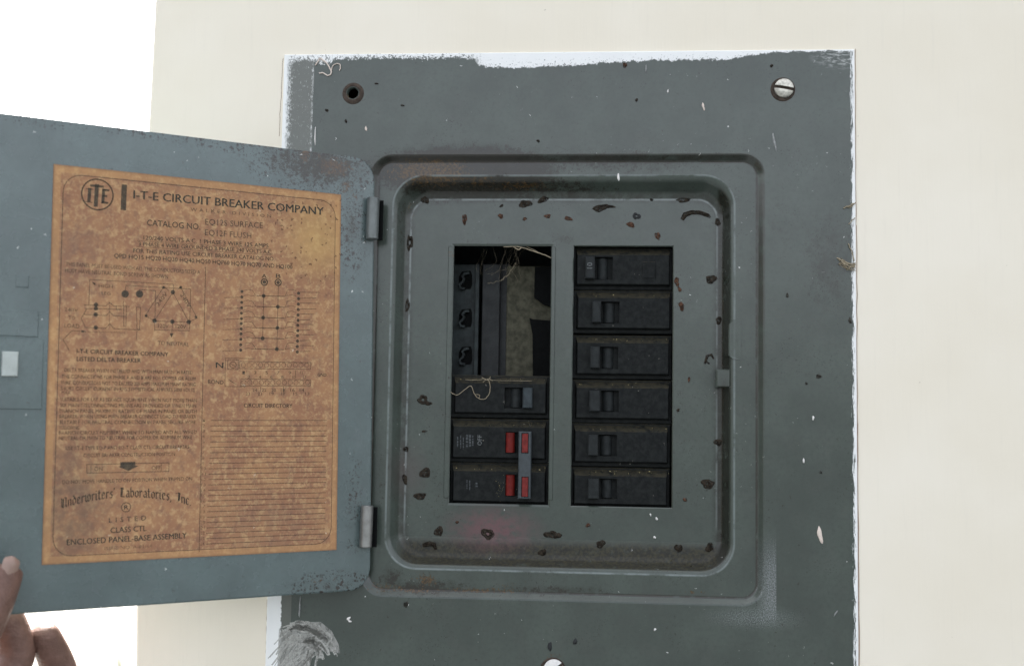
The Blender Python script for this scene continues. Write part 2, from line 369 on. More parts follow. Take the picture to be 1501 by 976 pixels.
g.bump(n2*.5+n3*.4, .25, .0004)
M_LABEL = g.out(c, rough=.62, spec=.3)

g = G('faded_printing_ink'); a = g.step(g.noise(900, 3, .7), .20, .48)*.45+.52
M_INK = g.out((.070,.066,.050), rough=.7, spec=.2, alpha=a*.74)
g = G('worn_small_print_ink'); a = g.step(g.noise(420, 4, .75), .34, .60)*.62+.16
M_INK2 = g.out((.085,.068,.050), rough=.7, spec=.2, alpha=a*.85)

# cream wall
g = G('cream_wall_paint')
vs = g.vec(1, 1, .05); st = g.noise(420, 4, .6, vs); big = g.noise(9, 3)
c = g.mix(g.step(big, .3, .7), (.82,.755,.62), (.86,.80,.675))
c = g.mix(g.step(st, .55, .8)*.25, c, (.745,.69,.58))
dx = g.specks(60, .02, .05, (.4,.4,.4)); c = g.mix(dx*.5, c, (.35,.3,.22))
g.bump(st*.8+g.noise(160,4)*.6+g.noise(45,3,.5,g.vec(1,1,.3))*1.0, .24, .0006)
M_WALL = g.out(c, rough=.55, spec=.3)
g = G('cracked_paint_line'); M_CRACK = g.out(g.mix(g.noise(150,3), (.45,.34,.27), (.22,.15,.11)), rough=.9, spec=.1)

g = G('black_breaker_case')
n = g.noise(260, 4, .7)
c = g.mix(g.step(n, .35, .7), (.0075,.0088,.0088), (.017,.019,.018))
geo = g.n.new('ShaderNodeNewGeometry'); sx = g.n.new('ShaderNodeSeparateXYZ'); g.l.new(geo.outputs['Normal'], sx.inputs[0])
up = V(g, sx.outputs[2])
c = g.mix(g.step(up, .25, .8)*g.step(g.noise(350,4,.7), .3, .6)*.85, c, (.045,.040,.026))
dsp = g.specks(330, .08, .025); c = g.mix(dsp*.8, c, (.42,.40,.34))
g.bump(g.noise(700,3), .25, .0004)
M_BRK = g.out(c, rough=g.noise(200,3)*.2+.45, spec=.12)
def plain(name, col, rough=.5, spec=.5, metal=0.0, var=.25, scale=300, bump=.2):
    g = G(name); n = g.noise(scale, 4, .65)
    c = g.mix(g.step(n, .3, .7), tuple(v*(1-var) for v in col), tuple(min(1, v*(1+var)) for v in col))
    if bump: g.bump(n, bump, .0004)
    return g.out(c, rough=rough, spec=spec, metal=metal)
M_HANDLE = plain('dark_grey_handle', (.022,.025,.025), .5, .12)
M_HANDLE2 = plain('light_grey_handle', (.036,.046,.050), .5, .2)
M_TIE = plain('grey_tie_bar', (.043,.053,.057), .45, .4)
M_RED = plain('red_handle_plastic', (.14,.011,.008), .5, .2, var=.3)
M_RED2 = plain('dull_red_plastic', (.155,.020,.017), .5, .2, var=.3)
M_PIT_SHADE = plain('black_pit_and_shade', (.004,.0045,.0045), .7, .08)  # near-black; also lends the painted shade beside the hinge barrels
M_WHITEINK = plain('worn_white_ink', (.15,.16,.16), .7, .2, var=.4, scale=2000, bump=0)
M_STEEL = plain('zinc_steel', (.52,.51,.47), .34, .5, metal=.85, var=.25, scale=500)
M_SCREWPAINT = plain('whitish_screw_metal', (.55,.53,.46), .38, .5, metal=.5, var=.35, scale=400)
M_HINGE = plain('grey_painted_hinge', (.135,.15,.145), .36, .6, metal=.3, var=.15, scale=250)
M_HINGE2 = plain('worn_steel_hinge', (.27,.27,.255), .33, .6, metal=.7, var=.15, scale=250)
def residue(name, col, cover):
    g = G(name); n = g.noise(1100, 4, .7)
    return g.out(g.mix(g.step(g.noise(500,3), .35, .65), tuple(v*.6 for v in col), tuple(v*1.8+.004 for v in col)), rough=.8, spec=.12, alpha=g.step(n, cover-.05, cover+.07))
M_SPOT = residue('dark_dried_residue', (.020,.015,.010), .42)
M_RSPOT = residue('brown_dried_residue', (.060,.030,.018), .42)
M_STREAK = plain('pale_scratch', (.27,.28,.27), .6, .3, var=.3, scale=900)
M_GRIT = residue('grey_dried_residue', (.032,.030,.024), .40)
M_BLACK = plain('black_spot', (.010,.010,.010), .6, .3)
M_PAINT = plain('white_paint', (.76,.74,.70), .5, .3, var=.08, scale=700)
M_PINKPAINT = plain('pinkish_paint', (.70,.60,.52), .5, .3, var=.08, scale=700)
M_WEB = plain('dusty_cobweb', (.30,.255,.18), .9, .1, var=.3, scale=1500, bump=0)
M_DEBRIS = plain('dry_debris', (.055,.048,.024), .9, .1, var=.6, scale=700)
M_BOX = plain('box_interior_grey', (.028,.033,.033), .6, .2, var=.35, scale=90)
M_RAIL = plain('dusty_rail_grey', (.030,.038,.038), .5, .25, var=.35, scale=160)
M_CHAN = plain('dark_channel', (.020,.022,.022), .5, .25, var=.35, scale=160)
M_DUSTPLATE = plain('dusty_insulator', (.078,.075,.052), .8, .2, var=.4, scale=190)
M_RUSTRING = plain('rusty_washer', (.055,.040,.030), .8, .3, var=.45, scale=500)
g = G('smeared_grey_paint'); n = g.noise(700, 4, .75)
M_SMEAR = g.out(g.mix(g.noise(200,3), (.42,.42,.38), (.58,.58,.54)), rough=.75, spec=.2, alpha=g.step(n, .30, .55)*.8)
g = G('skin'); n = g.noise(190, 4, .6); v2 = g.voro(900)
g.b.inputs['Subsurface Weight'].default_value = .04; g.b.inputs['Subsurface Radius'].default_value = (.004,.0015,.0008)
g.bump(v2*.5+n+g.noise(420,3,.6,g.vec(.35,1,1.6,(0,0,0),(0,rad(25),0)))*1.6, .45, .0007)
M_SKIN = g.out(g.mix(g.step(n,.3,.7), (.130,.070,.052), (.185,.103,.078)), rough=.5, spec=.4)
M_NAIL = plain('finger_nail', (.29,.195,.155), .35, .5, var=.08, scale=100)
g = G('bright_yard_ground'); n = g.noise(1.3, 5, .65)
pale = g.mix(g.step(n,.3,.7), (.24,.235,.22), (.32,.31,.29)); dark_front = g.mix(g.step(n,.3,.7), (.036,.041,.045), (.066,.072,.076))
M_GROUND = g.out(g.mix(g.step(g.y+(n-.5)*.6, -.1, .5), dark_front, pale), rough=.95, spec=.1)   # unseen front toned dark to cut bounce light; pale concrete yard beyond the wall
M_LEAF = plain('pale_leaf', (.10,.14,.05), .5, .4, var=.3, scale=60)

# ------------------------------------------------------------------ ground and wall
m = MB(); N_ = 12; sz = 250.0
vs = [(-sz+2*sz*i/N_, -sz+2*sz*j/N_, -1.32) for j in range(N_+1) for i in range(N_+1)]
m.add(vs, [(j*(N_+1)+i, j*(N_+1)+i+1, (j+1)*(N_+1)+i+1, (j+1)*(N_+1)+i) for j in range(N_) for i in range(N_)])
o = m.build('ground', M_GROUND); o['kind'] = 'structure'

WY = 0.0012
le = [(P(231,-80,WY)), P(227,0,WY), P(222,100,WY), P(216.8,195,WY), P(206,520,WY), P(199.5,880,WY), P(198.6,976,WY), P(197.5,1060,WY)]
edge = [(le[0].x+.012, 1.25)] + [(p.x, p.z) for p in le] + [(le[-1].x-.002, -1.31)]
m = MB()
hx0, hx1, hz0, hz1 = CX0+.012, CX1-.012, CZ0+.012, CZ1-.012
hole = [(hx0,WY,hz0),(hx0,WY,hz1),(hx1,WY,hz1),(hx1,WY,hz0)]
outer = [(x+.0015, WY, z) for x, z in edge] + [(1.6,WY,-1.31),(1.6,WY,1.25)]
m.fill(outer, [hole])
L0 = [(x+.0015, WY, z) for x, z in edge]; L1 = [(x+.0004, WY+.0004, z) for x, z in edge]; L2 = [(x, WY+.0015, z) for x, z in edge]; L3 = [(x+.001, WY+.035, z) for x, z in edge]
m.rings([L0, L1, L2, L3], closed=False, smooth=True)
m.rings([hole, [(x, WY+.035, z) for x, y, z in hole]], smooth=False)
wall = tag(m.build('wall', M_WALL), 'cream painted wall that the grey panel is set into', 'wall')
# hairline crack where the wall paint has parted from the cover
m = MB()
for a, b, w in ((( 1254,72),(1255,330),.00035),((1255.5,330),(1257,620),.00045),((1257,620),(1259.5,976),.0007),((391.5,878),(389.8,976),.0004),((414.5,86),(409,200),.0003)):
    p, q2 = P(*a, WY-.0002), P(*b, WY-.0002)
    pts = [p.lerp(q2, t/14)+Vector(((random.random()-.5)*.0005,0,0)) for t in range(15)]
    m.rings([[(r.x-w/2,WY-.00015,r.z) for r in pts], [(r.x+w/2,WY-.00015,r.z) for r in pts]], closed=False, smooth=False)
m.build('paint_crack', M_CRACK, wall)

# ------------------------------------------------------------------ the panel
panel = empty('breaker_panel', (0.03, 0.0, CZ0), 'old grey recessed breaker panel with its door swung open on the left', 'electrical panel')
# cover plate: one pressed sheet, stepped twice, with two windows
m = MB()
hx, hz = xz(517, 136.5)
flat_out = rrect(CX0+.0004, CX1-.0004, CZ0+.0004, CZ1-.0004, .0004, 0)
lip0 = rrect(OX0, OX1, OZ0, OZ1, .0128, 0)
hole_tl = circ(hx, hz, .0038, 0, 20)
m.fill(flat_out, [lip0, hole_tl])
m.rings([hole_tl, circ(hx, hz, .0033, .0006, 20), circ(hx, hz, .0031, .003, 20)])
m.rings([rrect(CX0, CX1, CZ0, CZ1, .0006, .0014), rrect(CX0, CX1, CZ0, CZ1, .0006, .0004), flat_out])
prof = [(0,0),(.0006,.0002),(.0012,.0007),(.0030,.0033),(.0036,.0038),(.0043,LEDGE_Y)]
loops = [rrect(OX0+i, OX1-i, OZ0+i, OZ1-i, .0128-i, y) for i, y in prof]
m.rings(loops)
lin = rrect(IX0, IX1, IZ0, IZ1, .0185, LEDGE_Y)
m.rings([loops[-1], lin], smooth=False)
pr = [(0,0),(.14,.03),(.26,.12),(.36,.27),(.62,.80),(.72,.92),(.84,.98),(1,1)]
loops = []
for t, s in pr:
    lp = lambda a, b: a+(b-a)*t
    loops.append(rrect(lp(IX0,FX0), lp(IX1,FX1), lp(IZ0,FZ0), lp(IZ1,FZ1), .0185-.006*t, LEDGE_Y+(FLOOR_Y-LEDGE_Y)*s))
m.rings(loops)
b = .0012
def wloop(w, i, Y): return [(w[0]-i,Y,w[2]-i),(w[0]-i,Y,w[3]+i),(w[1]+i,Y,w[3]+i),(w[1]+i,Y,w[2]-i)]
m.fill(loops[-1], [wloop(WL, b, FLOOR_Y), wloop(WR, b*.5, FLOOR_Y)])
m.rings([wloop(WL, b, FLOOR_Y), wloop(WL, 0, FLOOR_Y+.0007), wloop(WL, 0, FLOOR_Y+.002)], smooth=False)
m.rings([wloop(WR, b*.5, FLOOR_Y), wloop(WR, 0, FLOOR_Y+.0005), wloop(WR, 0, FLOOR_Y+.002)], smooth=False)
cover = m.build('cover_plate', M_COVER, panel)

for xa, xb in ((WL[0]-.0033, WL[0]-.0002), (WL[1]+.0002, WL[1]+.0027)):
    m = MB(); m.box(xa, xb, FLOOR_Y-.0005, FLOOR_Y+.0012, WL[2]+.003, WL[3]-.0004, .0003); m.build('window_flange', M_COVER, panel)
# steel box behind the cover
m = MB(); bx = (CX0+.016, CX1-.016, CZ0+.016, CZ1-.016); by0, by1 = .017, .098
m.rings([[(bx[0],by0,bx[2]),(bx[1],by0,bx[2]),(bx[1],by0,bx[3]),(bx[0],by0,bx[3])], [(bx[0],by1,bx[2]),(bx[1],by1,bx[2]),(bx[1],by1,bx[3]),(bx[0],by1,bx[3])]], smooth=False, cap1=True)
m.build('steel_box', M_BOX, panel)
# inside, seen through the empty positions of the left window
IY = .046
def ppx(px, py, Y): p = P(px, py, Y); return p
def boxpx(m, x0, y0, x1, y1, Ya, Yb, b=.0004):
    p, q2 = P(x0, y0, Ya), P(x1, y1, Ya); m.box(p.x, q2.x, Ya, Yb, q2.z, p.z, b)
m = MB(); boxpx(m, 630, 387, 697, 600, IY, IY+.003)
boxpx(m, 697.2, 387, 699, 600, IY-.003, IY+.003, .0002); m.build('mounting_rail', M_RAIL, panel)
def polypx(name, pts, Ya, Yb, mat, parent=None):
    m = MB(); fr = [P(a, b2, Ya) for a, b2 in pts]; bk = [Vector((p.x, Yb, p.z)) for p in fr]
    m.rings([bk, fr], smooth=False, cap0=True)
    bm = bmesh.new(); vs_ = [bm.verts.new(p) for p in fr]; bm.faces.new(vs_); bmesh.ops.triangulate(bm, faces=bm.faces[:]); bm.verts.index_update()
    m.add([v.co[:] for v in bm.verts], [tuple(v.index for v in f.verts) for f in bm.faces]); bm.free()
    return m.build(name, mat, parent or panel)
for yy in (411, 466.5, 521.5):
    # an S-bent spring clip standing out of a dark slot
    polypx('breaker_clip_slot', [(690,-14),(677,-13),(672,-6),(672,9),(677,13.5),(690,12.5),(692,6),(692,-8)] and [(a, yy+b2) for a, b2 in [(690,-14),(677,-13),(673,-6),(672,9),(677,13.5),(690,12.5),(692,6),(692,-8)]], IY-.0003, IY+.001, M_PIT_SHADE)
    m = MB(); q = [P(a, yy+b2, IY-.004) for a, b2 in ((687,-11),(681,-10),(677.5,-6),(680,-2),(678,2),(673.5,6),(675,11),(681,12))]
    loops = []
    for i in range(len(q)):
        t = (q[min(i+1,len(q)-1)]-q[max(i-1,0)]).normalized(); nn_ = Vector((-t.z,0,t.x))*.0007
        loops.append([q[i]+nn_, q[i]-nn_, Vector((q[i].x-nn_.x, IY, q[i].z-nn_.z)), Vector((q[i].x+nn_.x, IY, q[i].z+nn_.z))])
    m.rings(loops, smooth=False, cap0=True, cap1=True); m.build('breaker_clip', M_RAIL, panel)
m = MB(); boxpx(m, 707.5, 387, 730, 600, IY-.004, IY+.008); m.build('neutral_channel', M_CHAN, panel)
m = MB(); boxpx(m, 732.5, 387, 743, 600, IY+.002, IY+.01); m.build('channel_flange', M_CHAN, panel)
m = MB(); boxpx(m, 743.5, 390, 850, 600, IY+.001, IY+.012); m.build('bus_insulator', M_DUSTPLATE, panel)
polypx('bus_stab', [(784,391),(783,436),(790.5,441.5),(797,446),(808,449.5),(842,452),(842,391)], IY-.004, IY+.0005, M_PIT_SHADE)
polypx('bus_stab', [(776,466),(782,468),(808,470),(842,472),(842,600),(781,600),(781,549),(780.5,490)], IY-.004, IY+.0005, M_PIT_SHADE)

# screws, washer ring
def screw(px, py, rpx, ang, mat):
    x, z = xz(px, py); r = rpx*.0004
    m = MB(); prof = [(1.0,.0),(1.0,-.0010),(.92,-.0016),(.6,-.0021),(.25,-.0023)]
    w = .16*r; n = 28
    # domed head in two halves so that the slot is a real groove
    for sgn in (1, -1):
        loops = []
        for k, y in prof:
            lp = []
            R_ = max(k*r, w*1.05); a0 = math.asin(w/R_)
            for i in range(n//2+1):
                a = a0+(math.pi-2*a0)*i/(n//2); lx, lz = R_*math.cos(a), R_*math.sin(a)*sgn
                ca, sa = math.cos(ang), math.sin(ang); lp.append((x+lx*ca-lz*sa, y-.0002, z+lx*sa+lz*ca))
            loops.append(lp)
        loops.append([loops[-1][0]]+[tuple((Vector(loops[-1][0]).lerp(Vector(loops[-1][-1]), i/(n//2)))) for i in range(1, n//2)]+[loops[-1][-1]])
        m.rings(loops, closed=False)
        m.add([l[0] for l in loops[:5]]+[l[-1] for l in loops[:5]][::-1], [tuple(range(10))])
    s = m.build('screw', mat, panel)
    m = MB(); m.rings([circ(x, z, r*.99, -.0003), circ(x, z, r*.99, -.0008), circ(x, z, .0002, -.0008)], smooth=False); m.build('screw_slot', M_SPOT, s) if False else m.build('screw_base', M_RUSTRING, panel)
    m = MB(); m.rings([circ(x-.0006, z-.0006, r*1.26, -.00005), circ(x-.0005, z-.0005, r*1.18, -.0005), circ(x, z, r*1.02, -.0003)]); m.build('rusty_washer', M_RUSTRING, panel)
    return s
screw(1149, 130, 14.2, rad(-10), M_SCREWPAINT)
screw(812, 981, 15, rad(35), M_PAINT)
m = MB(); m.rings([circ(hx+.0003, hz-.0004, .0066, -.00005), circ(hx+.0002, hz-.0003, .0062, -.0004), circ(hx, hz, .0045, -.0005), circ(hx, hz, .0038, .0002)])
m.build('rusty_washer', M_RUSTRING, panel)

# latch catch and the bent lip tab on the right
p, q2 = P(1049.5, 541, .007), P(1070.5, 568, .007)
m = MB(); m.box(p.x, q2.x, .005, FLOOR_Y+.001, q2.z, p.z, .0007); m.build('latch_catch', M_COVER, panel)
p, q2 = P(1068, 468, .0036), P(1086, 526, .0036)
m = MB()
tabl = [(q2.x,.0034,p.z+.001),(p.x+.0022,.0034,p.z-.0005),(p.x,.0036,p.z-.003),(p.x,.0036,q2.z+.002),(p.x+.0018,.0034,q2.z),(q2.x,.0034,q2.z-.0008)]
m.rings([[(x+.0002, y+.0034, z) for x, y, z in tabl], [(x, y+.0006, z) for x, y, z in tabl], [(x+(.0006 if x < q2.x-.0001 else 0), y, z) for x, y, z in tabl]], smooth=False, cap1=True); m.build('lip_tab', M_COVER, panel)
m = MB(); p, q2 = P(1067, 527, .0045), P(1076, 541, .0045)
m.add([(p.x,.0082,p.z),(q2.x+.0006,.0046,p.z),(q2.x+.0004,.0046,q2.z),(p.x,.0082,q2.z)],[(0,1,2,3)]); m.build('latch_notch', M_SPOT, panel)

# ------------------------------------------------------------------ door
DZ1, DZ0, DU1, DR = .1025, -.1502, .2245, .0135
m = MB()
def dloop(i, h):   # the hinge side has rounded corners, the free side smaller ones
    pts = []
    for cx, cz, a0, r in ((DU1, DZ1, 0, .006), (.0, DZ1, 90, DR), (.0, DZ0, 180, DR), (DU1, DZ0, 270, .006)):
        x0 = cx-r if a0 in (0, 270) else cx+r; z0 = cz-r if a0 in (0, 90) else cz+r
        for k in range(11):
            a = rad(a0+9*k); pts.append((x0+(r-i)*math.cos(a), h, z0+(r-i)*math.sin(a)))
    return pts
m.rings([dloop(.0012,-.0012), dloop(.0003,-.0011), dloop(0,-.0008), dloop(0,-.0003), dloop(.0003,-.0001), dloop(.0009,0)], cap0=True, cap1=True)
door = m.build('door', M_DOOR); door['_space'] = 'local'
door.parent = panel; door.matrix_parent_inverse = panel.matrix_world.inverted(); door.matrix_basis = DOOR_M
# embossed latch plate and square near the free edge
def dbox(name, pts, h0, h1, mat, b=.0003):
    q = [D(*p) for p in pts]; x0, x1 = min(a for a, _ in q), max(a for a, _ in q); z0, z1 = min(b for _, b in q), max(b for _, b in q)
    m = MB(); l0 = [(x0,h0,z0),(x1,h0,z0),(x1,h0,z1),(x0,h0,z1)]
    l1 = [(x,h1-b,z) for x, h, z in l0]; l2 = [(x0+b,h1,z0+b),(x1-b,h1,z0+b),(x1-b,h1,z1-b),(x0+b,h1,z1-b)]
    m.rings([l0, l1, l2], smooth=False, cap1=True); return m.build(name, mat, door)
dbox('embossed_square', [(23.5,403),(42,422)], -.0005, .00035, M_DOOR)
dbox('latch_plate', [(-12,453),(55.5,494)], -.0005, .0006, M_DOOR)
dbox('latch_plate', [(-12,494.3),(61,600)], -.0005, .0005, M_DOOR)
dbox('latch_button', [(2.5,515),(25,552)], -.0005, .0022, plain('pale_latch_metal', (.42,.46,.43), .45, .5, var=.12, scale=120), .0005)
# label
LX0, LX1, LZ0, LZ1 = .0216, .1834, -.1264, .0792
m = MB(); nn = 10
fr = [(LX0,.00035,LZ0),(LX1,.00035,LZ0),(LX1,.00035,LZ1),(LX0,.00035,LZ1)]
m.rings([[(x,.00002,z) for x,h,z in fr], fr], smooth=False, cap1=True)
label = m.build('paper_label', M_LABEL, door)

H = .00042
class Ink:
    def __init__(s): s.m = MB()
    def line(s, pts, w=.00028, close=False):
        q = [Vector((x, z)) for x, z in pts]
        if close: q.append(q[0])
        for a, b in zip(q, q[1:]):
            t = (b-a)
            if t.length < 1e-7: continue
            t.normalize(); n = Vector((-t.y, t.x))*w/2; e = t*w*.3
            s.m.add([(v.x, H, v.y) for v in (a-e+n, a-e-n, b+e-n, b+e+n)], [(0,1,2,3)])
    def lpx(s, pts, w=.00028): s.line([D(*p) for p in pts], w)
    def poly(s, pts): s.m.add([(x, H, z) for x, z in pts], [tuple(range(len(pts)))])
    def ppx(s, pts): s.poly([D(*p) for p in pts])
    def circ(s, px, py, rpx, w=.0003, n=22):
        u, z = D(px, py); r = rpx*.00036; s.line([(u+r*math.cos(i*2*math.pi/n), z+r*math.sin(i*2*math.pi/n)) for i in range(n)], w, True)
    def dot(s, px, py, rpx):
        u, z = D(px, py); r = rpx*.00036; s.poly([(u+r*math.cos(i*2*math.pi/10), z+r*math.sin(i*2*math.pi/10)) for i in range(10)])
    def text(s, txt, a, b, cap, bold=0.0, space=1.0, rot=None):
        # baseline from photo point a to photo point b, cap height in photo pixels
        cu = bpy.data.curves.new('t', 'FONT'); cu.body = txt; cu.size = 1; cu.resolution_u = 2;  cu.space_character = space
        ob = bpy.data.objects.new('t', cu); COL.objects.link(ob)
        dg = bpy.context.evaluated_depsgraph_get(); me = bpy.data.meshes.new_from_object(ob.evaluated_get(dg))
        vs = [v.co for v in me.vertices]
        if vs:
            x0 = min(v.x for v in vs); x1 = max(v.x for v in vs)
            A, B = Vector(D(*a)), Vector(D(*b)); t = (B-A); L = t.length; t.normalize(); n = Vector((t.y, -t.x))
            if n.y < 0 and abs(t.x) > .5: n = -n
            if rot: n = -n if False else n
            ky = cap*.00036/.70; kx = L/(x1-x0)
            out = []
            for v in vs:
                q = A + t*((v.x-x0)*kx) + n*(v.y*ky); out.append((q.x, H, q.y))
            s.m.add(out, [tuple(p.vertices) for p in me.polygons])
            if bold > .011:                       # heavier strokes: a second impression a hair to the side
                for sh in ((.5, 1.0) if bold > .015 else (.8,)):
                    dx_ = t*(bold*ky*1.5*sh); s.m.add([(a_+dx_.x, H+.00002*sh, c_+dx_.y) for a_, b_, c_ in out], [tuple(p.vertices) for p in me.polygons])
        bpy.data.objects.remove(ob); bpy.data.curves.remove(cu); bpy.data.meshes.remove(me)
    def build(s, name, mat): return s.m.build(name, mat, door, fix=False)
# border
k = Ink(); bi = .0047; r_ = .0095
bl = rrect(LX0+bi-.0012, LX1-bi-.0004, LZ0+bi-.0008, LZ1-bi+.0002, r_, 0, 8); k.line([(x, z) for x, y, z in bl], .00032, True)
k.lpx([(301,392),(296,600),(291.5,808)], .0003)
k.build('printed_border', M_INK)
# heading with the round emblem
k = Ink()
k.circ(142.6, 285.5, 22.5, .0007, 36)
k.ppx([(129,275.5),(134,276),(132.5,296.5),(127.5,296)]); k.ppx([(139,270),(145,270.5),(142.8,303.5),(137,303)]); k.ppx([(132,270.5),(152,272.5),(151.7,275.8),(131.7,273.8)]); k.ppx([(149.5,277),(154,277.4),(152.6,298.4),(148,298)]); k.ppx([(150,277),(160,278),(159.8,281),(149.8,280)]); k.ppx([(150,286),(157,286.7),(156.8,289.5),(149.8,288.8)]); k.ppx([(148.5,295.4),(158.5,296.4),(158.2,299.4),(148.3,298.4)])
k.lpx([(126,277),(136,278)], .0004); k.lpx([(125,296),(135,297)], .0004)
k.ppx([(178,270.4),(186,271.3),(184.4,308.8),(176.4,308)])
k.text('I-T-E CIRCUIT BREAKER COMPANY', (195,291.3), (473.5,315.5), 12.6, .028)
k.text('WALKER DIVISION', (279,309.5), (397,319.5), 5.2, .01, 1.7)
k.build('printed_heading', M_INK)
k = Ink()
k.text('CATALOG NO.', (215,330.8), (293,337), 9.2, .012)
k.text('EQ12S SURFACE', (300.5,329.5), (385,335), 9.2, .01); k.text('EQ12F FLUSH', (300,345), (368,350), 9.2, .01)
k.text('120/240 VOLTS A.C. 1 PHASE 3 WIRE 125 AMPS', (210,351.5), (393,363.5), 6.4, .012)
k.text('3 PHASE 4 WIRE GROUNDED B PHASE 240 VOLTS A.C.', (203,360.5), (399,372.5), 6.2, .012)
k.lpx([(201,353),(397,365.2)], .0002); k.lpx([(200,361.8),(399,374.2)], .0002)
k.text('FOR THIS RATING USE CIRCUIT BREAKER CATALOG NO.', (195,370.2), (402,382.5), 6.2, .012)
k.text('QPD HQ15 HQ20 HQ30 HQ40 HQ50 HQP60 HQ70 HQ70 AND HQ100', (167,378), (428,394.5), 6.6, .014)
k.text('THIS PANEL MUST BE USED WITH ALL THE CONDUCTORS SIZED A', (96,390), (293,402), 5.8, .01)
k.text('MUST HAVE NEUTRAL BOND SCREW AS SHOWN', (95,399.5), (246,408.5), 5.8, .01)
k.build('printed_ratings', M_INK)
# delta-breaker diagram
k = Ink(); f3 = lambda x, y: (50+x/3.904, 390+y/3.904)
def L3(*pts, w=.00026): k.lpx([f3(*p) for p in pts], w)
L3((312,222),(318,78),(796,105),(796,150)); L3((520,150),(524,112),(895,132),(888,362)); L3((600,150),(602,135),(694,142),(690,312))
for q in ((353,221),(353,243),(352,277),(352,352)): k.dot(*f3(*q), 3.2)
for q in ((520,160),(602,160)): k.dot(*f3(*q), 5.6)
L3((285,222),(410,228),(430,208),(452,228),(545,232)); L3((290,243),(500,248)); L3((285,277),(410,284),(432,262),(455,284),(520,288)); L3((290,352),(410,356),(432,330),(455,358),(608,366))
L3((470,228),(470,250),(500,250)); L3((510,200),(512,345),(524,345),(528,225)); L3((585,235),(587,360),(602,362),(608,238),(585,235)); L3((588,370),(584,420))
L3((300,245),(268,300),(292,350)); L3((292,375),(215,370),(165,420),(200,482)); k.lpx([f3(292,376),f3(520,380)], .00018)
k.ppx([f3(270,366),f3(296,374),f3(270,382)]); L3((330,92),(352,106)); L3((430,208),(430,352), w=.00016)
k.ppx([f3(330,92),f3(352,98),f3(344,110)])
L3((688,312),(793,150),(884,320),(688,315)); L3((634,285),(740,120),(770,142)); L3((634,285),(688,312)); L3((836,120),(932,298),(884,320)); L3((820,135),(836,120))
for q in ((793,150),(688,313),(790,318),(884,320)): k.dot(*f3(*q), 3.4)
for q in ((740,122),(838,122),(640,284),(925,292)): k.dot(*f3(*q), 2.2)
L3((688,365),(888,370)); L3((688,330),(690,372)); L3((790,318),(786,405)); k.ppx([f3(775,385),f3(797,386),f3(785,410)])
T3 = lambda t, a, b2, c: k.text(t, f3(*a), f3(*b2), c, .008)
T3('HIGH', (368,122), (448,127), 5); T3('LEG', (385,164), (436,168), 5); T3('240V', (172,258), (250,262), 5); T3('TO', (195,305), (235,307), 5); T3('LOAD', (172,352), (258,357), 6)
T3('240V', (712,232), (765,160), 6); T3('240V', (832,165), (880,240), 6); T3('120V', (708,352), (768,356), 6); T3('120V', (808,355), (868,360), 6); T3('TO NEUTRAL', (706,450), (885,460), 6)
k.build('wiring_diagram', M_INK)
# text block
k = Ink()
k.text('I-T-E CIRCUIT BREAKER COMPANY', (112,517.5), (246,522.5), 6.4, .016); k.text('LISTED DELTA BREAKER', (112,529), (206,531.5), 6.4, .016)
k.build('printed_subheading', M_INK)
k = Ink()
rows = [('DELTA BREAKER WHEN INSTALLED AND WITH MAIN BRANCH RATED', 94, 282, 542), ('THE CONNECTIONS FOR PHASE A AND B ARE FOR COPPER OR ALUM', 90, 286, 551.5), ('WIRE. CONDUCTORS NOT TO EXCEED 200 AMPS MAXIMUM MAINS RATING', 89, 286, 560.5),
 ('SHORT CIRCUIT CURRENT IN RMS SYMMETRICAL AMPERES 5000 VOLTS', 88, 285, 569), ('MAX.', 90, 104, 575), ('SUITABLE FOR USE AS SERVICE EQUIPMENT WHEN NOT MORE THAN', 88, 288, 585), ('SIX MAIN DISCONNECTING MEANS ARE PROVIDED OR WHEN MAIN', 88, 287, 593.5),
 ('BRANCH PANEL MAXIMUM RATING OF MAINS IN PANEL OR BOTH', 87, 288, 602), ('BREAKER. WHEN USING MAIN BREAKER CONNECT LOAD TO BREAKER', 87, 287, 610), ('SUITABLE FOR NEUTRAL CONNECTION IN PANEL SECURE WIRE', 87, 286, 618.5), ('FOLLOWING', 87, 116, 626.5),
 ('BRANCH CIRCUIT NUMBERS WHEN TO NAMED AND ALL WIRED', 86, 288, 634), ('NEUTRAL OR MAIN TO NEUTRAL FOR COPPER OR ALUMINUM WIRE', 86, 281, 642), ('USE I-T-E TYPE EQ-P AND EQ-T CLASS CTL CIRCUIT BREAKERS', 96, 277, 656.5), ('CIRCUIT BREAKER CONSTRUCTION POSITION', 122, 256, 667), ('DO NOT MOVE HANDLE TO OFF POSITION WHEN TRIPPED ON', 91, 281, 707)]
for t, a, b2, y in rows:
    sl = .028 if y < 620 else (-.012 if y < 690 else -.03)
    if y < 690: k.text(t, (a, y+2.8), (b2, y+2.8+(b2-a)*(.02-(y-540)*.00028)), 5.4, .012)
    else: k.text(t, (a, y+2), (b2, y-3.5), 5.2, .012)
for i in range(24):
    y0 = 616+i*(796.7-616)/23; y1 = 616+i*(789.5-616)/23
    u, z = D(296.5+(-.15*i), y0+1.5); k.text(str(i+1), (297-.18*i, y0+2), (297-.18*i+(3.2 if i < 9 else 6.2), y0+2), 4.6)
k.build('printed_instructions', M_INK2)
# arrow bar
k = Ink()
k.lpx([(127,680.5),(247.5,678),(247,690.5),(127,693),(127,680.5)], .0003)
k.lpx([(133,682),(133,692)], .0002); k.lpx([(236,680),(236,690)], .0002)
k.ppx([(176,677),(198,676.3),(198,682),(202.5,682.5),(188,690),(174,684),(176,683)])
k.text('ON', (138,690), (150,689.8), 6, .01); k.text('OFF', (222,688.5), (235,688), 6, .01)
k.build('printed_arrow_bar', M_INK)
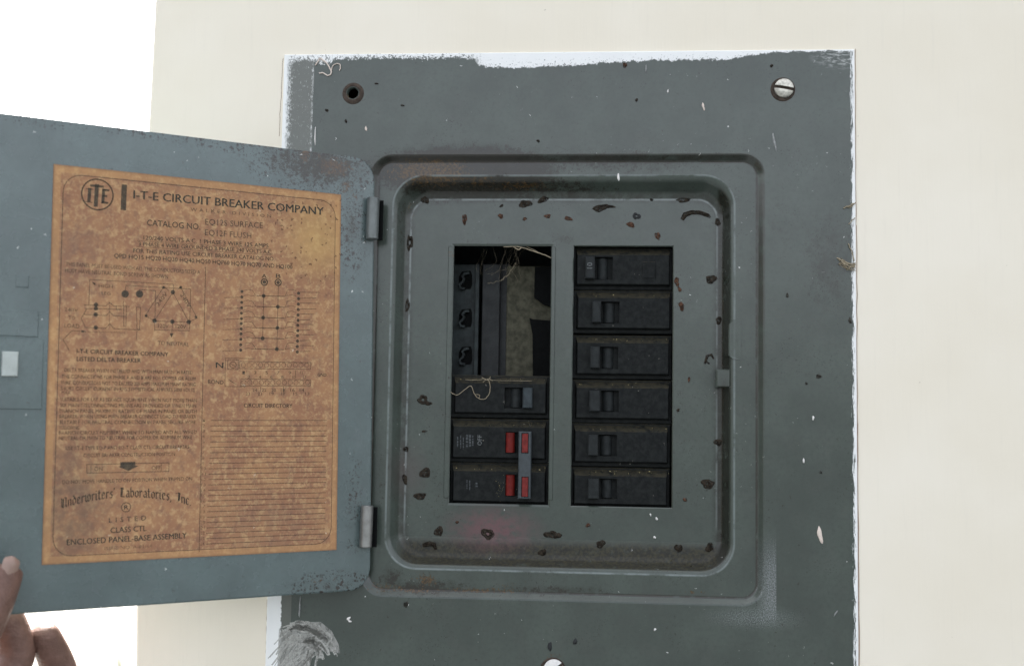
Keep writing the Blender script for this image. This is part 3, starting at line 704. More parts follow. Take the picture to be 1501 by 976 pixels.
# blackletter arc: broad-nib strokes
GL = {'U':(.95,[[(0,1.4),(.15,1.5),(.15,.25),(.38,0),(.75,.3)],[(.55,1.5),(.78,1.4),(.78,.1),(.9,0)],[(.38,1.4),(.38,.2)]]),'n':(.66,[[(0,.9),(.12,1),(.12,.05)],[(.12,.8),(.38,1),(.5,.85),(.5,0)]]),
'd':(.66,[[(.5,.3),(.3,0),(.1,.15),(.1,.8),(.3,1),(.5,.75),(.5,.3)],[(.5,.75),(.15,1.45)]]),'e':(.6,[[(.12,.5),(.45,.65),(.4,.95),(.22,1),(.1,.8),(.1,.15),(.3,0),(.5,.2)]]),
'r':(.52,[[(0,.9),(.12,1),(.12,0)],[(.12,.75),(.32,1),(.45,.85)]]),'w':(.92,[[(0,1.05),(.1,.9),(.1,.15),(.25,0),(.42,.2),(.42,1)],[(.42,.2),(.58,0),(.78,.3),(.78,.8),(.6,1.1)]]),
'i':(.36,[[(0,.9),(.12,1),(.12,.1),(.25,0)],[(.1,1.38),(.17,1.3)]]),'t':(.46,[[(.14,1.4),(.14,.15),(.28,0),(.42,.12)],[(-.04,1),(.36,1)]]),'s':(.56,[[(.45,.9),(.25,1),(.1,.8),(.42,.35),(.3,.04),(.05,.12)]]),
'L':(.85,[[(.28,1.5),(.2,.15),(.75,.05)],[(0,1.3),(.28,1.5),(.6,1.25)],[(.42,1.3),(.38,.3)]]),'a':(.66,[[(.1,.85),(.3,1),(.5,.8),(.5,.1),(.62,0)],[(.5,.6),(.2,.5),(.1,.25),(.25,0),(.5,.2)]]),
'b':(.64,[[(.1,1.5),(.1,.15),(.3,0),(.5,.2),(.5,.75),(.3,1),(.1,.8)]]),'o':(.62,[[(.3,1),(.1,.8),(.1,.2),(.3,0),(.5,.2),(.5,.8),(.3,1)]]),'I':(.7,[[(.4,1.5),(.35,.2),(.1,0)],[(0,1.3),(.4,1.5),(.65,1.35)],[(.52,1.3),(.5,.3)]]),
'c':(.54,[[(.45,.85),(.25,1),(.1,.8),(.1,.15),(.3,0),(.5,.18)]]),"'":(.3,[[(.1,1.5),(.06,1.2)]]),',':(.3,[[(.1,.08),(.02,-.25)]]),'.':(.3,[[(.08,.08),(.14,.02)]]),' ':(.5,[])}
s_ = "Underwriters' Laboratories, Inc."
tot = sum(GL[ch][0]+.06 for ch in s_)
def bez(t):
    A, B, C_ = (89,745), (186,713.5), (281,741)
    x = (1-t)**2*A[0]+2*t*(1-t)*B[0]+t*t*C_[0]; y = (1-t)**2*A[1]+2*t*(1-t)*B[1]+t*t*C_[1]; return x, y
k = Ink(); pos = 0; nib = Vector((.17, .13))
for ch in s_:
    w, strokes = GL[ch]; hh = 9.6
    for st in strokes:
        for (x0, y0), (x1, y1) in zip(st, st[1:]):
            quad = []
            for (xx, yy), sg in (((x0,y0),-1), ((x1,y1),-1), ((x1,y1),1), ((x0,y0),1)):
                xx += nib.x/2*sg; yy += nib.y/2*sg
                t = (pos+xx)/tot; bx_, by_ = bez(t); quad.append(D(bx_, by_-yy*hh))
            k.poly(quad)
            a0, b0 = quad[0], quad[1]
            k.line([((quad[0][0]+quad[3][0])/2, (quad[0][1]+quad[3][1])/2), ((quad[1][0]+quad[2][0])/2, (quad[1][1]+quad[2][1])/2)], .00022)
    pos += w+.06
k.circ(184.5, 743, 6.6, .0004); k.text('R', (181.6,746), (187.4,745.8), 6, .03)
k.text('LISTED', (159.5,765.5), (213.5,762), 7, .014, 1.9); k.text('CLASS CTL', (161.5,780.8), (214,777.5), 8, .018)
k.text('ENCLOSED PANEL-BASE ASSEMBLY', (97.5,798.5), (273,788), 8.2, .02)
k.build('printed_listing', M_INK)
k = Ink(); k.text('ISSUE NO. A-81-64', (153,806), (223,801.8), 5, .006); k.build('printed_issue_number', M_INK2)
# right column: bus diagram
k = Ink(); f4 = lambda x, y: (280+x/3.904, 390+y/3.904)
def L4(*pts, w=.00026): k.lpx([f4(*p) for p in pts], w)
T4 = lambda t, a, b2, c, bo=.012: k.text(t, f4(*a), f4(*b2), c, bo)
T4('A', (403,68), (430,70), 6.5); T4('B', (484,68), (510,70), 6.5)
k.circ(*f4(418,92), 5, .0006); k.dot(*f4(418,92), 3); k.circ(*f4(497,94), 5, .0006); k.dot(*f4(497,94), 3)
L4((416,112),(408,412)); L4((498,114),(490,475))
for i, (y, ya) in enumerate(((170,172),(232,235),(294,297),(353,355),(412,417),(474,477))):
    L4((375-i*2,y),(535-i,y+4), w=.00036); k.dot(*f4(414-i*1.5 if i % 2 == 0 else 497-i*1.5, y+1), 3.2)
    for j in (0, 1):
        yy = y-24+j*31; L4((180+j*8-i*2, yy+(4 if j else 4)) if j else (290,yy),(290,yy+2), w=.00022); k.dot(*f4(290-i*1.5, yy), 2.4)
        L4((300,yy-6),(325,yy-12),(350,yy-6),(368,y-2), w=.00022); L4((538,y+2),(550,yy-8),(575,yy-12),(600,yy-4), w=.00022)
        k.dot(*f4(614-i*1.5, yy+10), 2.6); L4((622,yy+8-4*(j==0)),(735-35*(i>1)-(20 if j else 0),yy+6), w=.00026)
T4('N', (140,582), (182,584), 9, .02); T4('BOND', (96,672), (184,676), 6, .012); T4('GND.', (722,630), (778,632), 5)
L4((196,526),(355,530)); L4((196,526),(192,688)); L4((192,688),(310,690)); L4((210,535),(270,537),(268,592),(208,590),(210,535))
k.circ(*f4(239,565), 5); k.lpx([f4(228,560),f4(250,572)]); k.lpx([f4(215,650),f4(255,675)])
L4((278,545),(685,552),(683,590),(276,586),(278,545)); L4((285,645),(684,650),(682,685),(283,686),(285,645))
for i in range(12):
    k.circ(*f4(298+i*33,566), 3.6, .0002, 12); k.circ(*f4(302+i*33,666), 3.6, .0002, 12)
for i, t in enumerate(('1','3','5','7','9','11')): T4(t, (292+i*66,618), (306+i*66,619), 5, .006)
for i, t in enumerate(('2','4','6','8','10','12')): T4(t, (322+i*64,642), (336+i*64,643), 4.5, .006)
for i, t in enumerate(('24','22','20','18','16','14')): T4(t, (350+i*54,718), (376+i*54,718), 5, .006)
for i, t in enumerate(('23','21','19','17','15','13')): T4(t, (312+i*68,738), (336+i*68,738), 4.5, .006)
L4((318,595),(318,612)); L4((397,690),(397,720)); L4((528,690),(528,735)); L4((597,595),(597,640))
k.build('bus_diagram', M_INK)
k = Ink(); k.text('CIRCUIT DIRECTORY', (357,596.8), (428,597.6), 6.2, .014)
for i in range(24):
    y0 = 616+i*(796.7-616)/23; y1 = 616+i*(789.5-616)/23
    k.lpx([(309-.32*i, y0), (478.5-.12*i, y1)], .00030)
k.build('circuit_directory', M_INK)

# hinge barrels
def barrel(px0, py0, px1, py1, mat, r):
    a = onplane(px0, py0, P0D+ND*.003, ND); b2 = onplane(px1, py1, P0D+ND*.003, ND)
    t = (b2-a).normalized(); m = MB(); ax = Vector((1,0,0)); n = 24
    def ring(p, rr): return [p + (Vector((1,0,0))*math.cos(2*math.pi*i/n)+Vector((0,-1,0))*math.sin(2*math.pi*i/n))*rr for i in range(n)]
    m.rings([ring(a, .0012), ring(a, r*.86), ring(a+t*.0005, r), ring(b2-t*.0005, r), ring(b2, r*.86), ring(b2, .0012)], cap0=True, cap1=True)
    h = m.build('hinge_barrel', mat, panel)
    m = MB(); c1, c2 = a+Vector((r*.7, .003, 0)), b2+Vector((r*.7, .003, 0))
    m.box(c1.x, c1.x+.0028, c1.y, c1.y+.0012, c2.z, c1.z-.001, .0003); m.build('hinge_shade_strip', M_PIT_SHADE, panel)  # black strip standing in for the shadow line beside the barrel
    c1 = a; 
    return h
barrel(547.3, 290, 545.2, 351, M_HINGE, .0037)
barrel(538.2, 740.5, 535.6, 802, M_HINGE2, .0037)

# ------------------------------------------------------------------ dried spots, paint flecks on the panel
def spot(px, py, rx, ry, mat, Y=FLOOR_Y, ring=False, ang=0.0, name='dried_spot'):
    x, z = xz(px, py, Y); n = 18; ph = [random.uniform(0, 6.28) for _ in range(3)]
    def lp(k, y):
        q = []
        for i in range(n):
            a = 2*math.pi*i/n; w = k*(1+.16*math.sin(2*a+ph[0])+.12*math.sin(3*a+ph[1])+.08*math.sin(5*a+ph[2]))
            lx, lz = math.cos(a)*rx*.00036*w, math.sin(a)*ry*.00036*w
            q.append((x+lx*math.cos(ang)-lz*math.sin(ang), y, z+lx*math.sin(ang)+lz*math.cos(ang)))
        return q
    m = MB()
    if ring: m.rings([lp(1.0, Y-.00005), lp(.88, Y-.0005), lp(.52, Y-.0006), lp(.26, Y-.00012)], cap1=random.random() < .6)
    else: m.rings([lp(1.0, Y-.00005), lp(.92, Y-.0004), lp(.6, Y-.0007), lp(.2, Y-.0008)], cap1=True)
    return m.build(name, mat, panel)
for a in ((770,299,10,7,0,0,.2),(796,293,9,5,0,0,.2),(880,305,12,6.5,0,0,.1),(893,303,9,3,0,0,-.1),(681,321.5,4.5,8,1,0,.1),(734,317,4.5,4,2,0,0),(769,321,4,2.6,1,0,0),(802.5,317,5,4,1,0,.2),(833,320.5,6,4,1,0,-.4),
 (924.5,329.5,6,5,1,0,-.4),(964,346,4,7,1,0,.3),(623,293.5,6.5,6.5,0,0,0),(1052,326,5,6,0,0,.1),(1002,293.5,13,3.5,0,0,.1),(992,413,4.5,7,3,0,.2),(996,424,2.6,5,3,0,.3),(999,449,4.5,7,3,0,.1),(1042.5,409.5,8,8,0,1,.2),
 (1054,469.5,5.5,6.5,0,0,.2),(1054,648,7.5,6.5,0,0,.3),(1037.5,709,11,7.5,0,1,.2),(994.5,803,6,7,0,0,.3),(1040,802,6.2,7.5,0,0,0),(880.5,797,7,6.5,0,0,.2),(807,783,10,6.5,0,1,.1),(818,785,7,4,0,0,.2),(715,782,11,8.5,0,1,.1),(643,778.5,8.5,7,0,1,.1),
 (795,809.5,6,6,0,0,0),(620,586,10,7,0,1,-.5),(627,591,7,3.5,0,0,-.3),(623,693,11,7,0,1,.2),(615.5,727,9,6.5,0,1,.2),(595,658,4,5,0,0,0),(593.5,702,4,9,0,0,.1),(597,448,4,11,0,1,0),(600.5,356,5,15,0,1,0),(862,769.5,4,3,1,0,0),(1010,556,2.2,4,1,0,0),(994,601,2.5,2.5,0,0,0),
 (955,293,3,2.2,0,0,0),(1004,732,3,3.5,1,0,0),(933,317,6,6,4,1,.2),(622,632,4,2,0,0,0),(735,302,4,2,0,0,.4),(670,765,3,2,1,0,0)):
    spot(*a[:4], (M_SPOT, M_RSPOT, M_RSPOT, M_RSPOT, M_CHAN)[a[4]], ring=bool(a[5]), ang=a[6])
def strokespot(pts, rpx, Y=FLOOR_Y, mat=M_SPOT):
    m = MB(); q = [P(a, b2, Y-.0001) for a, b2 in pts]
    m.tube(q, [r*.0004 for r in rpx], 6); return m.build('dried_spot', mat, panel)
strokespot([(1000,322),(1004,315),(1014,311.5),(1026,312),(1038,316),(1041,319)], [3,4,3.4,3.2,3,1.5])
strokespot([(1033,533),(1037,521),(1043,520),(1046,526)], [1.5,2.4,2,1.2]); strokespot([(1034,529),(1040,533)], [1.5,1])
strokespot([(620,799),(629,796.5),(636,797.5),(639,805)], [3,4,4,2.4])
for a in ((508,252,3,4),(538,292,2.5,6),):
    pass
# spots lying on the flat of the cover
for a in ((507,137,0,0),):
    pass
for px, py, rx, ry, mt in ((552,123,3,1.6,M_SPOT),(1131,97,2.6,2.6,M_SPOT),(789,207,3,2.4,M_SPOT),(933,147,2.6,2.6,M_SPOT),(1200,551.5,3.6,4,M_GRIT),(1182,562,2,2,M_GRIT),(595,885.5,3.6,5,M_GRIT),(1203,692,2.4,1.8,M_GRIT),(479,162,3,2.5,M_SPOT),(507,178,2,3,M_SPOT),(590,155,3,1.6,M_SPOT),(916,96,4,4,M_RSPOT),(1154,433,2.4,3.4,M_GRIT),(1246,470,2.4,5,M_GRIT),(843,940,3,5,M_CHAN),(806,947,3,8,M_CHAN)):
    spot(px, py, rx, ry, mt, Y=0.0)
for px, py, rx, ry, an, mt in ((1202,783.5,3.8,12.5,.12,M_PINKPAINT),(906.5,260,1.8,6.5,0,M_PAINT),(1135,208,1.9,15,.16,M_STREAK),(536.5,189,2,3.8,0,M_PINKPAINT),(1031,156.5,2,6,.2,M_PINKPAINT),(1178,675,1.3,4.5,0,M_PAINT),(1192,612.5,1.8,3.2,0,M_PAINT),(947,101,1.2,7,-.1,M_STREAK),(979,134,1.2,3,0,M_PAINT),(511,906,4,2,.5,M_PAINT),(513,910,3.4,1.4,-.1,M_PAINT),(960,922,2,2,0,M_PAINT),(959.5,787,2,2.2,0,M_PAINT),(953.5,754,1.5,2,.4,M_PAINT),(962.5,760,2,2.4,0,M_PAINT),(1225,898,.9,6,-.6,M_STREAK),(439.5,890,1.4,16,-.05,M_STREAK),(462,200,.9,18,0,M_PAINT)):
    spot(px, py, rx, ry, mt, Y=0.0 if not (900 < px < 970 and 740 < py < 800) else FLOOR_Y, ang=an, name='paint_fleck')
# dry-brushed arc of grey paint low on the left
m = MB()
def ribbon(pts, w):
    q = [P(a, b2, -.00015) for a, b2 in pts]
    A_, B_ = [], []
    for i, p in enumerate(q):
        t = (q[min(i+1,len(q)-1)]-q[max(i-1,0)]); t.y = 0; t.normalize(); nrm = Vector((-t.z, 0, t.x)); ww = w*.0004*(.4+.6*math.sin(math.pi*(i+.5)/len(q)))/2*random.uniform(.7,1.2)
        A_.append(p+nrm*ww); B_.append(p-nrm*ww)
    m.rings([A_, B_], closed=False, smooth=False)
for i in range(34):
    rr = random.uniform(36, 66) if i > 8 else random.uniform(56, 68); a0 = random.uniform(60, 112) if i > 8 else random.uniform(92, 104); a1 = random.uniform(14, 50)
    ribbon([(436+rr*1.0*math.cos(rad(a0+(a1-a0)*t/9)), 978-rr*1.0*math.sin(rad(a0+(a1-a0)*t/9))) for t in range(10)], random.uniform(3.0, 9.0))
for i in range(30):
    x0, y0 = random.uniform(428,470), random.uniform(922,960); L = random.uniform(18,44); s0 = random.uniform(.75,1.25)
    ribbon([(x0-L*t/7, y0+L*s0*t/7*(.6+.4*t/7)) for t in range(8)], random.uniform(1.4,4.2))
for i in range(9):
    x0 = random.uniform(452,475); ribbon([(x0-t*1.3, 945+t*6) for t in range(8)], random.uniform(1.2,2.6))
m.build('paint_smear', M_SMEAR, panel, fix=False)
g = G('thin_grey_paint_film'); nv = g.noise(380, 4, .7, g.vec(1,1,.35,(0,0,0),(0,rad(-40),0)))
M_FILM = g.out((.40,.40,.37), rough=.8, spec=.1, alpha=g.step(nv, .22, .60)*.72)
m = MB(); q = [(409,920),(428,926),(431,916),(448,911),(470,911),(486,924),(496,943),(499,957),(480,951),(462,950),(455,962),(448,990),(406,990)]
bm = bmesh.new(); bm.faces.new([bm.verts.new(P(a, b2, -.0001)) for a, b2 in q]); bmesh.ops.triangulate(bm, faces=bm.faces[:]); bm.verts.index_update()
m.add([v.co[:] for v in bm.verts], [tuple(v.index for v in f.verts) for f in bm.faces]); bm.free(); m.build('paint_film', M_FILM, panel, fix=False)
# loose dirt grains in the lower channel and on the ledge: nobody could count them
m = MB()
def grain(p, r):
    vs = [p+Vector((random.uniform(-1,1)*r*1.4, random.uniform(-1,.2)*r, random.uniform(-1,1)*r)) for _ in range(4)]
    m.add(vs, [(0,1,2),(0,2,3),(0,3,1),(1,3,2)])
for i in range(620):
    px = random.uniform(592,1062); py = random.choice((random.uniform(816,838), random.uniform(822,838)))
    t = (py-815)/26.0; Y = FLOOR_Y-.0006-(FLOOR_Y-LEDGE_Y)*max(0, min(1, (t-.15)))*.9
    grain(P(px, py, Y), random.uniform(.00012,.00045))
for i in range(80):
    grain(P(random.gauss(640,50), random.gauss(250,12), LEDGE_Y-.0003), random.uniform(.0001,.0003))
    grain(P(random.gauss(640,50), random.gauss(858,8), LEDGE_Y-.0003), random.uniform(.0001,.0003))
o = m.build('dirt_grains', M_DEBRIS, panel, fix=False); o['kind'] = 'stuff'

# ------------------------------------------------------------------ breakers
BW, BH = WR[1]-WR[0], .0254
FY = FLOOR_Y+.0012       # face of a breaker, just behind the dead front
def make_breaker_part(m, x0, x1, z0, z1, pit, top=.0034):
    # raised block with sloped shoulders and a rectangular pit
    d = .0042
    o0 = [(x0-.001,FY+d,z0-.0006),(x1+.0004,FY+d,z0-.0006),(x1+.0004,FY+d,z1+top),(x0-.001,FY+d,z1+top)]
    o1 = [(x0,FY+.0004,z0),(x1,FY+.0004,z0),(x1,FY+.0004,z1),(x0,FY+.0004,z1)]
    o2 = [(x0+.0004,FY,z0+.0004),(x1-.0004,FY,z0+.0004),(x1-.0004,FY,z1-.0004),(x0+.0004,FY,z1-.0004)]
    m.rings([o0,o1,o2], smooth=False)
    pl = [[(p[0],FY,p[2]),(p[1],FY,p[2]),(p[1],FY,p[3]),(p[0],FY,p[3])] for p in pit]
    m.fill(o2, pl)
    for p, l in zip(pit, pl):
        b2 = [(x,FY+.0075,z) for x, y, z in l]; m.rings([l, b2], smooth=False, cap1=True)
def zpx(px, py): return P(px, py, FY).z
def xpx(px, py): return P(px, py, FY).x
def text_mesh(txt, size, mat, name, parent, M4):
    cu = bpy.data.curves.new('t', 'FONT'); cu.body = txt; cu.size = size; cu.resolution_u = 2; cu.align_x = 'CENTER'; cu.align_y = 'CENTER'
    ob = bpy.data.objects.new('t', cu); COL.objects.link(ob); dg = bpy.context.evaluated_depsgraph_get()
    me = bpy.data.meshes.new_from_object(ob.evaluated_get(dg)); bpy.data.objects.remove(ob); bpy.data.curves.remove(cu)
    me.transform(M4); me.name = name; me.materials.clear(); me.materials.append(mat)
    o = bpy.data.objects.new(name, me); COL.objects.link(o); attach(o, parent); return o
ROTV = Matrix(((0,-1,0),(0,0,-1),(1,0,0))).to_4x4()     # text reading upwards on a face that looks along -Y
def single(px0, px1, py0, py1, hx0_, hx1_, qx1, hy0, hy1, label, side=1, hmat=None, shift=0.0):
    # px of the raised face; handle from hx0_ to hx1_, pit on to qx1
    yc = (py0+py1)/2; x0, x1 = xpx(px0, yc), xpx(px1, yc); z1, z0 = zpx((px0+px1)/2, py0), zpx((px0+px1)/2, py1)
    root = empty('circuit_breaker', ((x0+x1)/2, FY+.05, (z0+z1)/2), label, 'circuit breaker', 'circuit breakers in the panel')
    a, b2, c2 = xpx(hx0_, yc), xpx(hx1_, yc), xpx(qx1, yc); h1, h0 = zpx(hx1_, hy0), zpx(hx1_, hy1)
    lo, hi = (min(a,c2), max(a,c2)); pitx = (b2, c2) if c2 > b2 else (c2, b2)
    m = MB(); make_breaker_part(m, x0, x1, z0, z1, [(pitx[0]-.0004, pitx[1], h0, h1)])
    m.box(x0-.0038, x1+.0022, FY+.0042, FY+.045, z0-.0030, z1+.0046, .0006); m.build('body', M_BRK, root)
    # rocker drum in the pit
    m = MB(); cx_ = b2 + (c2-b2)*.42; rr = abs(c2-b2)*.36; lps = []
    for zz in (h0+.0006, h1-.0006): lps.append([(cx_+rr*math.cos(rad(t)), FY+.0062-rr*1.1*math.sin(rad(t)), zz) for t in range(0,181,15)])
    m.rings(lps, closed=False); m.add(lps[0], [tuple(range(13))]); m.add(lps[1], [tuple(range(13))])
    m.build('rocker', M_HANDLE, root)
    # handle tab, standing proud and leaning outwards
    m = MB(); e = .0007; y1 = FY-.0042
    l0 = [(a,FY+.004,h0+.0002),(b2,FY+.004,h0+.0002),(b2,FY+.004,h1-.0002),(a,FY+.004,h1-.0002)]
    l1 = [(x,y1+.0006,z) for x, y, z in l0]
    sx_ = 1 if b2 > a else -1
    l2 = [(a+e*sx_,y1,h0+.0006),(b2-e*sx_,y1,h0+.0006),(b2-e*sx_,y1,h1-.0006),(a+e*sx_,y1,h1-.0006)]
    m.rings([l0,l1,l2], smooth=False, cap1=True); m.build('handle', hmat or M_HANDLE, root)
    return root, ((a+b2)/2, y1-.00006, (h0+h1)/2)
RT_LABELS = ['black circuit breaker marked 10, topmost in the right column', 'black circuit breaker second from the top of the right column', 'black circuit breaker third from the top of the right column',
 'black circuit breaker third from the bottom of the right column', 'black circuit breaker second from the bottom of the right column', 'black circuit breaker lowest in the right column']
RC = [(846,981,373,417,858,872,898,376.5,410),(847,981.5,436,481,868,881,908,442,474),(846,980,502,548,865,879,906,508,540.5),(845,980,568,613,864,880,907,572,603.5),(843,978,632,677,862,876.5,904,636.5,668),(842,977,697,739,862,878,904.5,701,731)]
for d_, lb in zip(RC, RT_LABELS):
    r_o, hc = single(*d_, lb)
    if lb.startswith('black circuit breaker marked'):
        text_mesh('10', .0046, M_WHITEINK, 'rating_number', r_o, Matrix.Translation((hc[0], hc[1]-.0001, hc[2]+.0006))@ROTV)
        # a small moulded square on its face
        x_, z_ = xpx(951, 396), zpx(951, 396); m = MB()
        m.box(x_-.004, x_+.004, FY-.0004, FY+.001, z_-.005, z_+.005, .0003); m.build('moulded_square', M_BRK, r_o)
single(667, 800, 561, 605, 780.5, 767, 740.5, 568, 598.5, 'black circuit breaker in the left column with a fibre lying across it', hmat=M_HANDLE2)
# double-pole breaker with a tie bar and red handles
root = empty('double_pole_breaker', (xpx(733,680), FY+.05, zpx(733,680)), 'black two pole circuit breaker with red handles joined by a grey tie bar', 'circuit breaker', 'circuit breakers in the panel')
for (py0, py1, r0, r1) in ((625,671,633,664),(690,735,695,727)):
    x0, x1 = xpx(664.5, py0), xpx(799, py0); z1, z0 = zpx(733, py0), zpx(733, py1)
    pa, pb = xpx(741, r0), xpx(760, r0); h1, h0 = zpx(748, r0), zpx(748, r1)
    m = MB(); make_breaker_part(m, x0, x1, z0, z1, [(pa, pb, h0, h1)])
    m.box(x0-.0026, x1+.0022, FY+.0042, FY+.045, z0-.0030, z1+.0046, .0006); m.build('pole_body', M_BRK, root)
    m = MB(); lps = []; c0, c1 = xpx(741.3, r0), xpx(754.5, r0); rr = (c1-c0)/2
    for zz in (h0+.0004, h1-.0004): lps.append([((c0+c1)/2+rr*math.cos(rad(t)), FY+.0012-rr*.7*math.sin(rad(t)), zz) for t in range(0,181,15)])
    m.rings(lps, closed=False); m.add(lps[0], [tuple(range(13))]); m.add(lps[1], [tuple(range(13))]); m.build('red_rocker', M_RED, root)
p, q2 = P(760.5, 632, FY-.004), P(778.5, 731, FY-.004)
m = MB(); px_ = [p.x, q2.x-.0004]; y0, y1 = FY-.0052, FY+.002
ins = []
for r0, r1 in ((634.5,664),(698.5,728.5)): ins.append((P(764.3,r0,y0).x, P(775,r0,y0).x, P(770,r1,y0).z, P(770,r0,y0).z))
ob = [(px_[0]+.0005,y0,q2.z+.0005),(px_[1]-.0005,y0,q2.z+.0005),(px_[1]-.0005,y0,p.z-.0005),(px_[0]+.0005,y0,p.z-.0005)]
om = [(px_[0],y0+.0005,q2.z),(px_[1],y0+.0005,q2.z),(px_[1],y0+.0005,p.z),(px_[0],y0+.0005,p.z)]
m.rings([[(x,y1,z) for x,y,z in om], om, ob], smooth=False)
hl = [[(a,y0,c_),(b2,y0,c_),(b2,y0,d_),(a,y0,d_)] for a,b2,c_,d_ in ins]; m.fill(ob, hl)
for l in hl: m.rings([l, [(x,y0+.0012,z) for x,y,z in l]], smooth=False)
m.build('tie_bar', M_TIE, root)
for a, b2, c_, d_ in ins:
    m = MB(); m.box(a+.0003, b2-.0003, y0+.0003, y0+.003, c_+.0003, d_-.0003, .0002); m.build('red_handle', M_RED2, root)
text_mesh('OFF', .0036, M_WHITEINK, 'printed_word', root, Matrix.Translation((xpx(703.5,645), FY-.00008, zpx(703.5,645)))@ROTV)
m = MB()
def dash(px, pya, pyb, wpx):
    p, q2 = P(px, pya, FY-.00006), P(px+wpx, pyb, FY-.00006); m.add([(p.x,p.y,p.z),(q2.x,p.y,p.z),(q2.x,p.y,q2.z),(p.x,p.y,q2.z)], [(0,1,2,3)])
for cx_, ys, ye, w in ((670,640,655,1.6),(674.5,638,657,1.4),(678.5,641,658,1.4),(683,637,651,3.2),(687.5,637,655,2.6),(692,638,654,2.0),(683,652,656,2.4),(684,703,716,1.0),(688,704,719,1.2),(697,707,714,3.0)):
    yy = ys
    while yy < ye:
        ln = random.uniform(1.6,4.5); dash(cx_, yy, min(ye, yy+ln), w); yy += ln+random.uniform(.6,1.6)
m.build('worn_rating_print', plain('very_worn_ink', (.065,.072,.075), .7, .2, var=.5, scale=1500, bump=0), root, fix=False)
# debris lying on the breakers' shoulders
m = MB()
for i in range(130):
    c_ = random.choice(((664,800,(557,622,686)),(842,982,(432,498,563,628,692))))
    grain(P(random.uniform(*c_[:2]), random.choice(c_[2])+random.uniform(-2,3), FY+.0006), random.uniform(.00012,.00042))
for i in range(36): grain(P(random.gauss(733,4), random.gauss(716,9), FY-.0002), random.uniform(.0001,.00028))
o = m.build('debris', plain('pale_dry_debris', (.32,.27,.14), .9, .1, var=.6, scale=700), fix=False); o['kind'] = 'stuff'
tag(o, 'pale crumbs of dry debris caught on the ledges of the black breakers', 'debris')

# ------------------------------------------------------------------ cobwebs and fibres
def fibre(m, pts, r, Y, wob=1.0, sub=5):
    q = [P(a, b2, Y) if len(p3) == 2 else P(a, b2, p3[2]) for p3 in pts for a, b2 in [p3[:2]]]
    out = []
    for i in range(len(q)-1):
        p0 = q[max(i-1,0)]; p1, p2, p3 = q[i], q[i+1], q[min(i+2,len(q)-1)]
        for s in range(sub):
            t = s/sub; out.append(.5*((2*p1)+(p2-p0)*t+(2*p0-5*p1+4*p2-p3)*t*t+(3*p1-p0-3*p2+p3)*t**3)+Vector((random.uniform(-1,1),random.uniform(-1,1),random.uniform(-1,1)))*.00012*wob)
    out.append(q[-1]); m.tube(out, r, 5)
m = MB()
fibre(m, [(658,572),(664,577),(671,578.5),(680,572),(690,565.5),(694,574),(699,582),(706,585),(713,583),(718,573),(717.5,560),(714,556)], .00022, FY-.0012)
fibre(m, [(697,578),(703,579),(702,583)], .00018, FY-.001)
tag(m.build('fibre', M_WEB, fix=False), 'pale curled fibre lying over the black breaker in the left column', 'fibre')
m = MB()
fibre(m, [(682,556.5),(696,557),(710,556),(730,557.5),(780,558)], .00012, FY-.0004); fibre(m, [(706,553),(715,557),(719,552)], .0002, FY-.0006); fibre(m, [(708,560),(716,555),(722,558)], .00016, FY-.0006)
tag(m.build('fibre', M_WEB, fix=False), 'short dusty straw fibres along the top edge of the left breaker', 'fibre')
m = MB()
fibre(m, [(738,362),(752,361.5),(766,363),(778,367),(790,371),(800,374.5),(808,378)], .00030, FLOOR_Y+.001)
fibre(m, [(752,361.5),(760,366),(764,363)], .00035, FLOOR_Y+.001); fibre(m, [(772,362),(784,367),(796,374)], .00016, FLOOR_Y+.0015)
for i in range(13):
    x0 = random.uniform(700,790); fibre(m, [(x0, 364), (x0-random.uniform(-6,18), 364+random.uniform(14,30)), (x0-random.uniform(0,30), 364+random.uniform(30,52))], .00003, FLOOR_Y+.004+random.uniform(0,.02), 3)
fibre(m, [(756,385),(750,395),(740,407),(728,413),(715,415)], .00010, FLOOR_Y+.01, 4); fibre(m, [(757,384),(745,402),(733,412)], .00008, FLOOR_Y+.012, 4)
tag(m.build('cobweb', M_WEB, fix=False), 'dusty cobweb strands hanging across the top of the empty breaker opening', 'cobweb')
m = MB()
fibre(m, [(1227,378),(1236,383),(1248,388),(1254,389)], .00045, -.0006, 2); fibre(m, [(1230,380),(1240,388),(1252,392)], .0004, -.0008, 3); fibre(m, [(1243,357),(1248,368),(1252,383)], .0003, -.0008, 2)
for i in range(16): fibre(m, [(1228+random.uniform(0,10),380+random.uniform(-2,10)),(1242+random.uniform(-3,3),387+random.uniform(-3,8)),(1254,390+random.uniform(-6,8))], .00014, -.0006, 4)
tag(m.build('cobweb', M_WEB, fix=False), 'tan tuft of cobweb on the right edge of the cover, lower of two', 'cobweb')
m = MB()
fibre(m, [(1236,306),(1243,303),(1252,299)], .0004, -.0006, 3); fibre(m, [(1239,303),(1246,304),(1254,297)], .0003, -.0006, 3); fibre(m, [(1244,328),(1249,323),(1254,320)], .00025, -.0006, 3)
tag(m.build('cobweb', M_WEB, fix=False), 'small grey tuft of cobweb on the right edge of the cover, upper of two', 'cobweb')
m = MB()
fibre(m, [(470,86),(478,92),(483,100),(486,107),(480,111),(473,107),(468,108)], .00042, -.0006, 1.5); fibre(m, [(486,104),(488,97),(494,93),(499,97),(498,104)], .0003, -.0006, 2); fibre(m, [(462,96),(466,90),(469,85)], .0004, -.0005)
tag(m.build('thread', M_PINKPAINT, fix=False), 'curled white thread stuck near the upper left corner of the cover', 'thread')

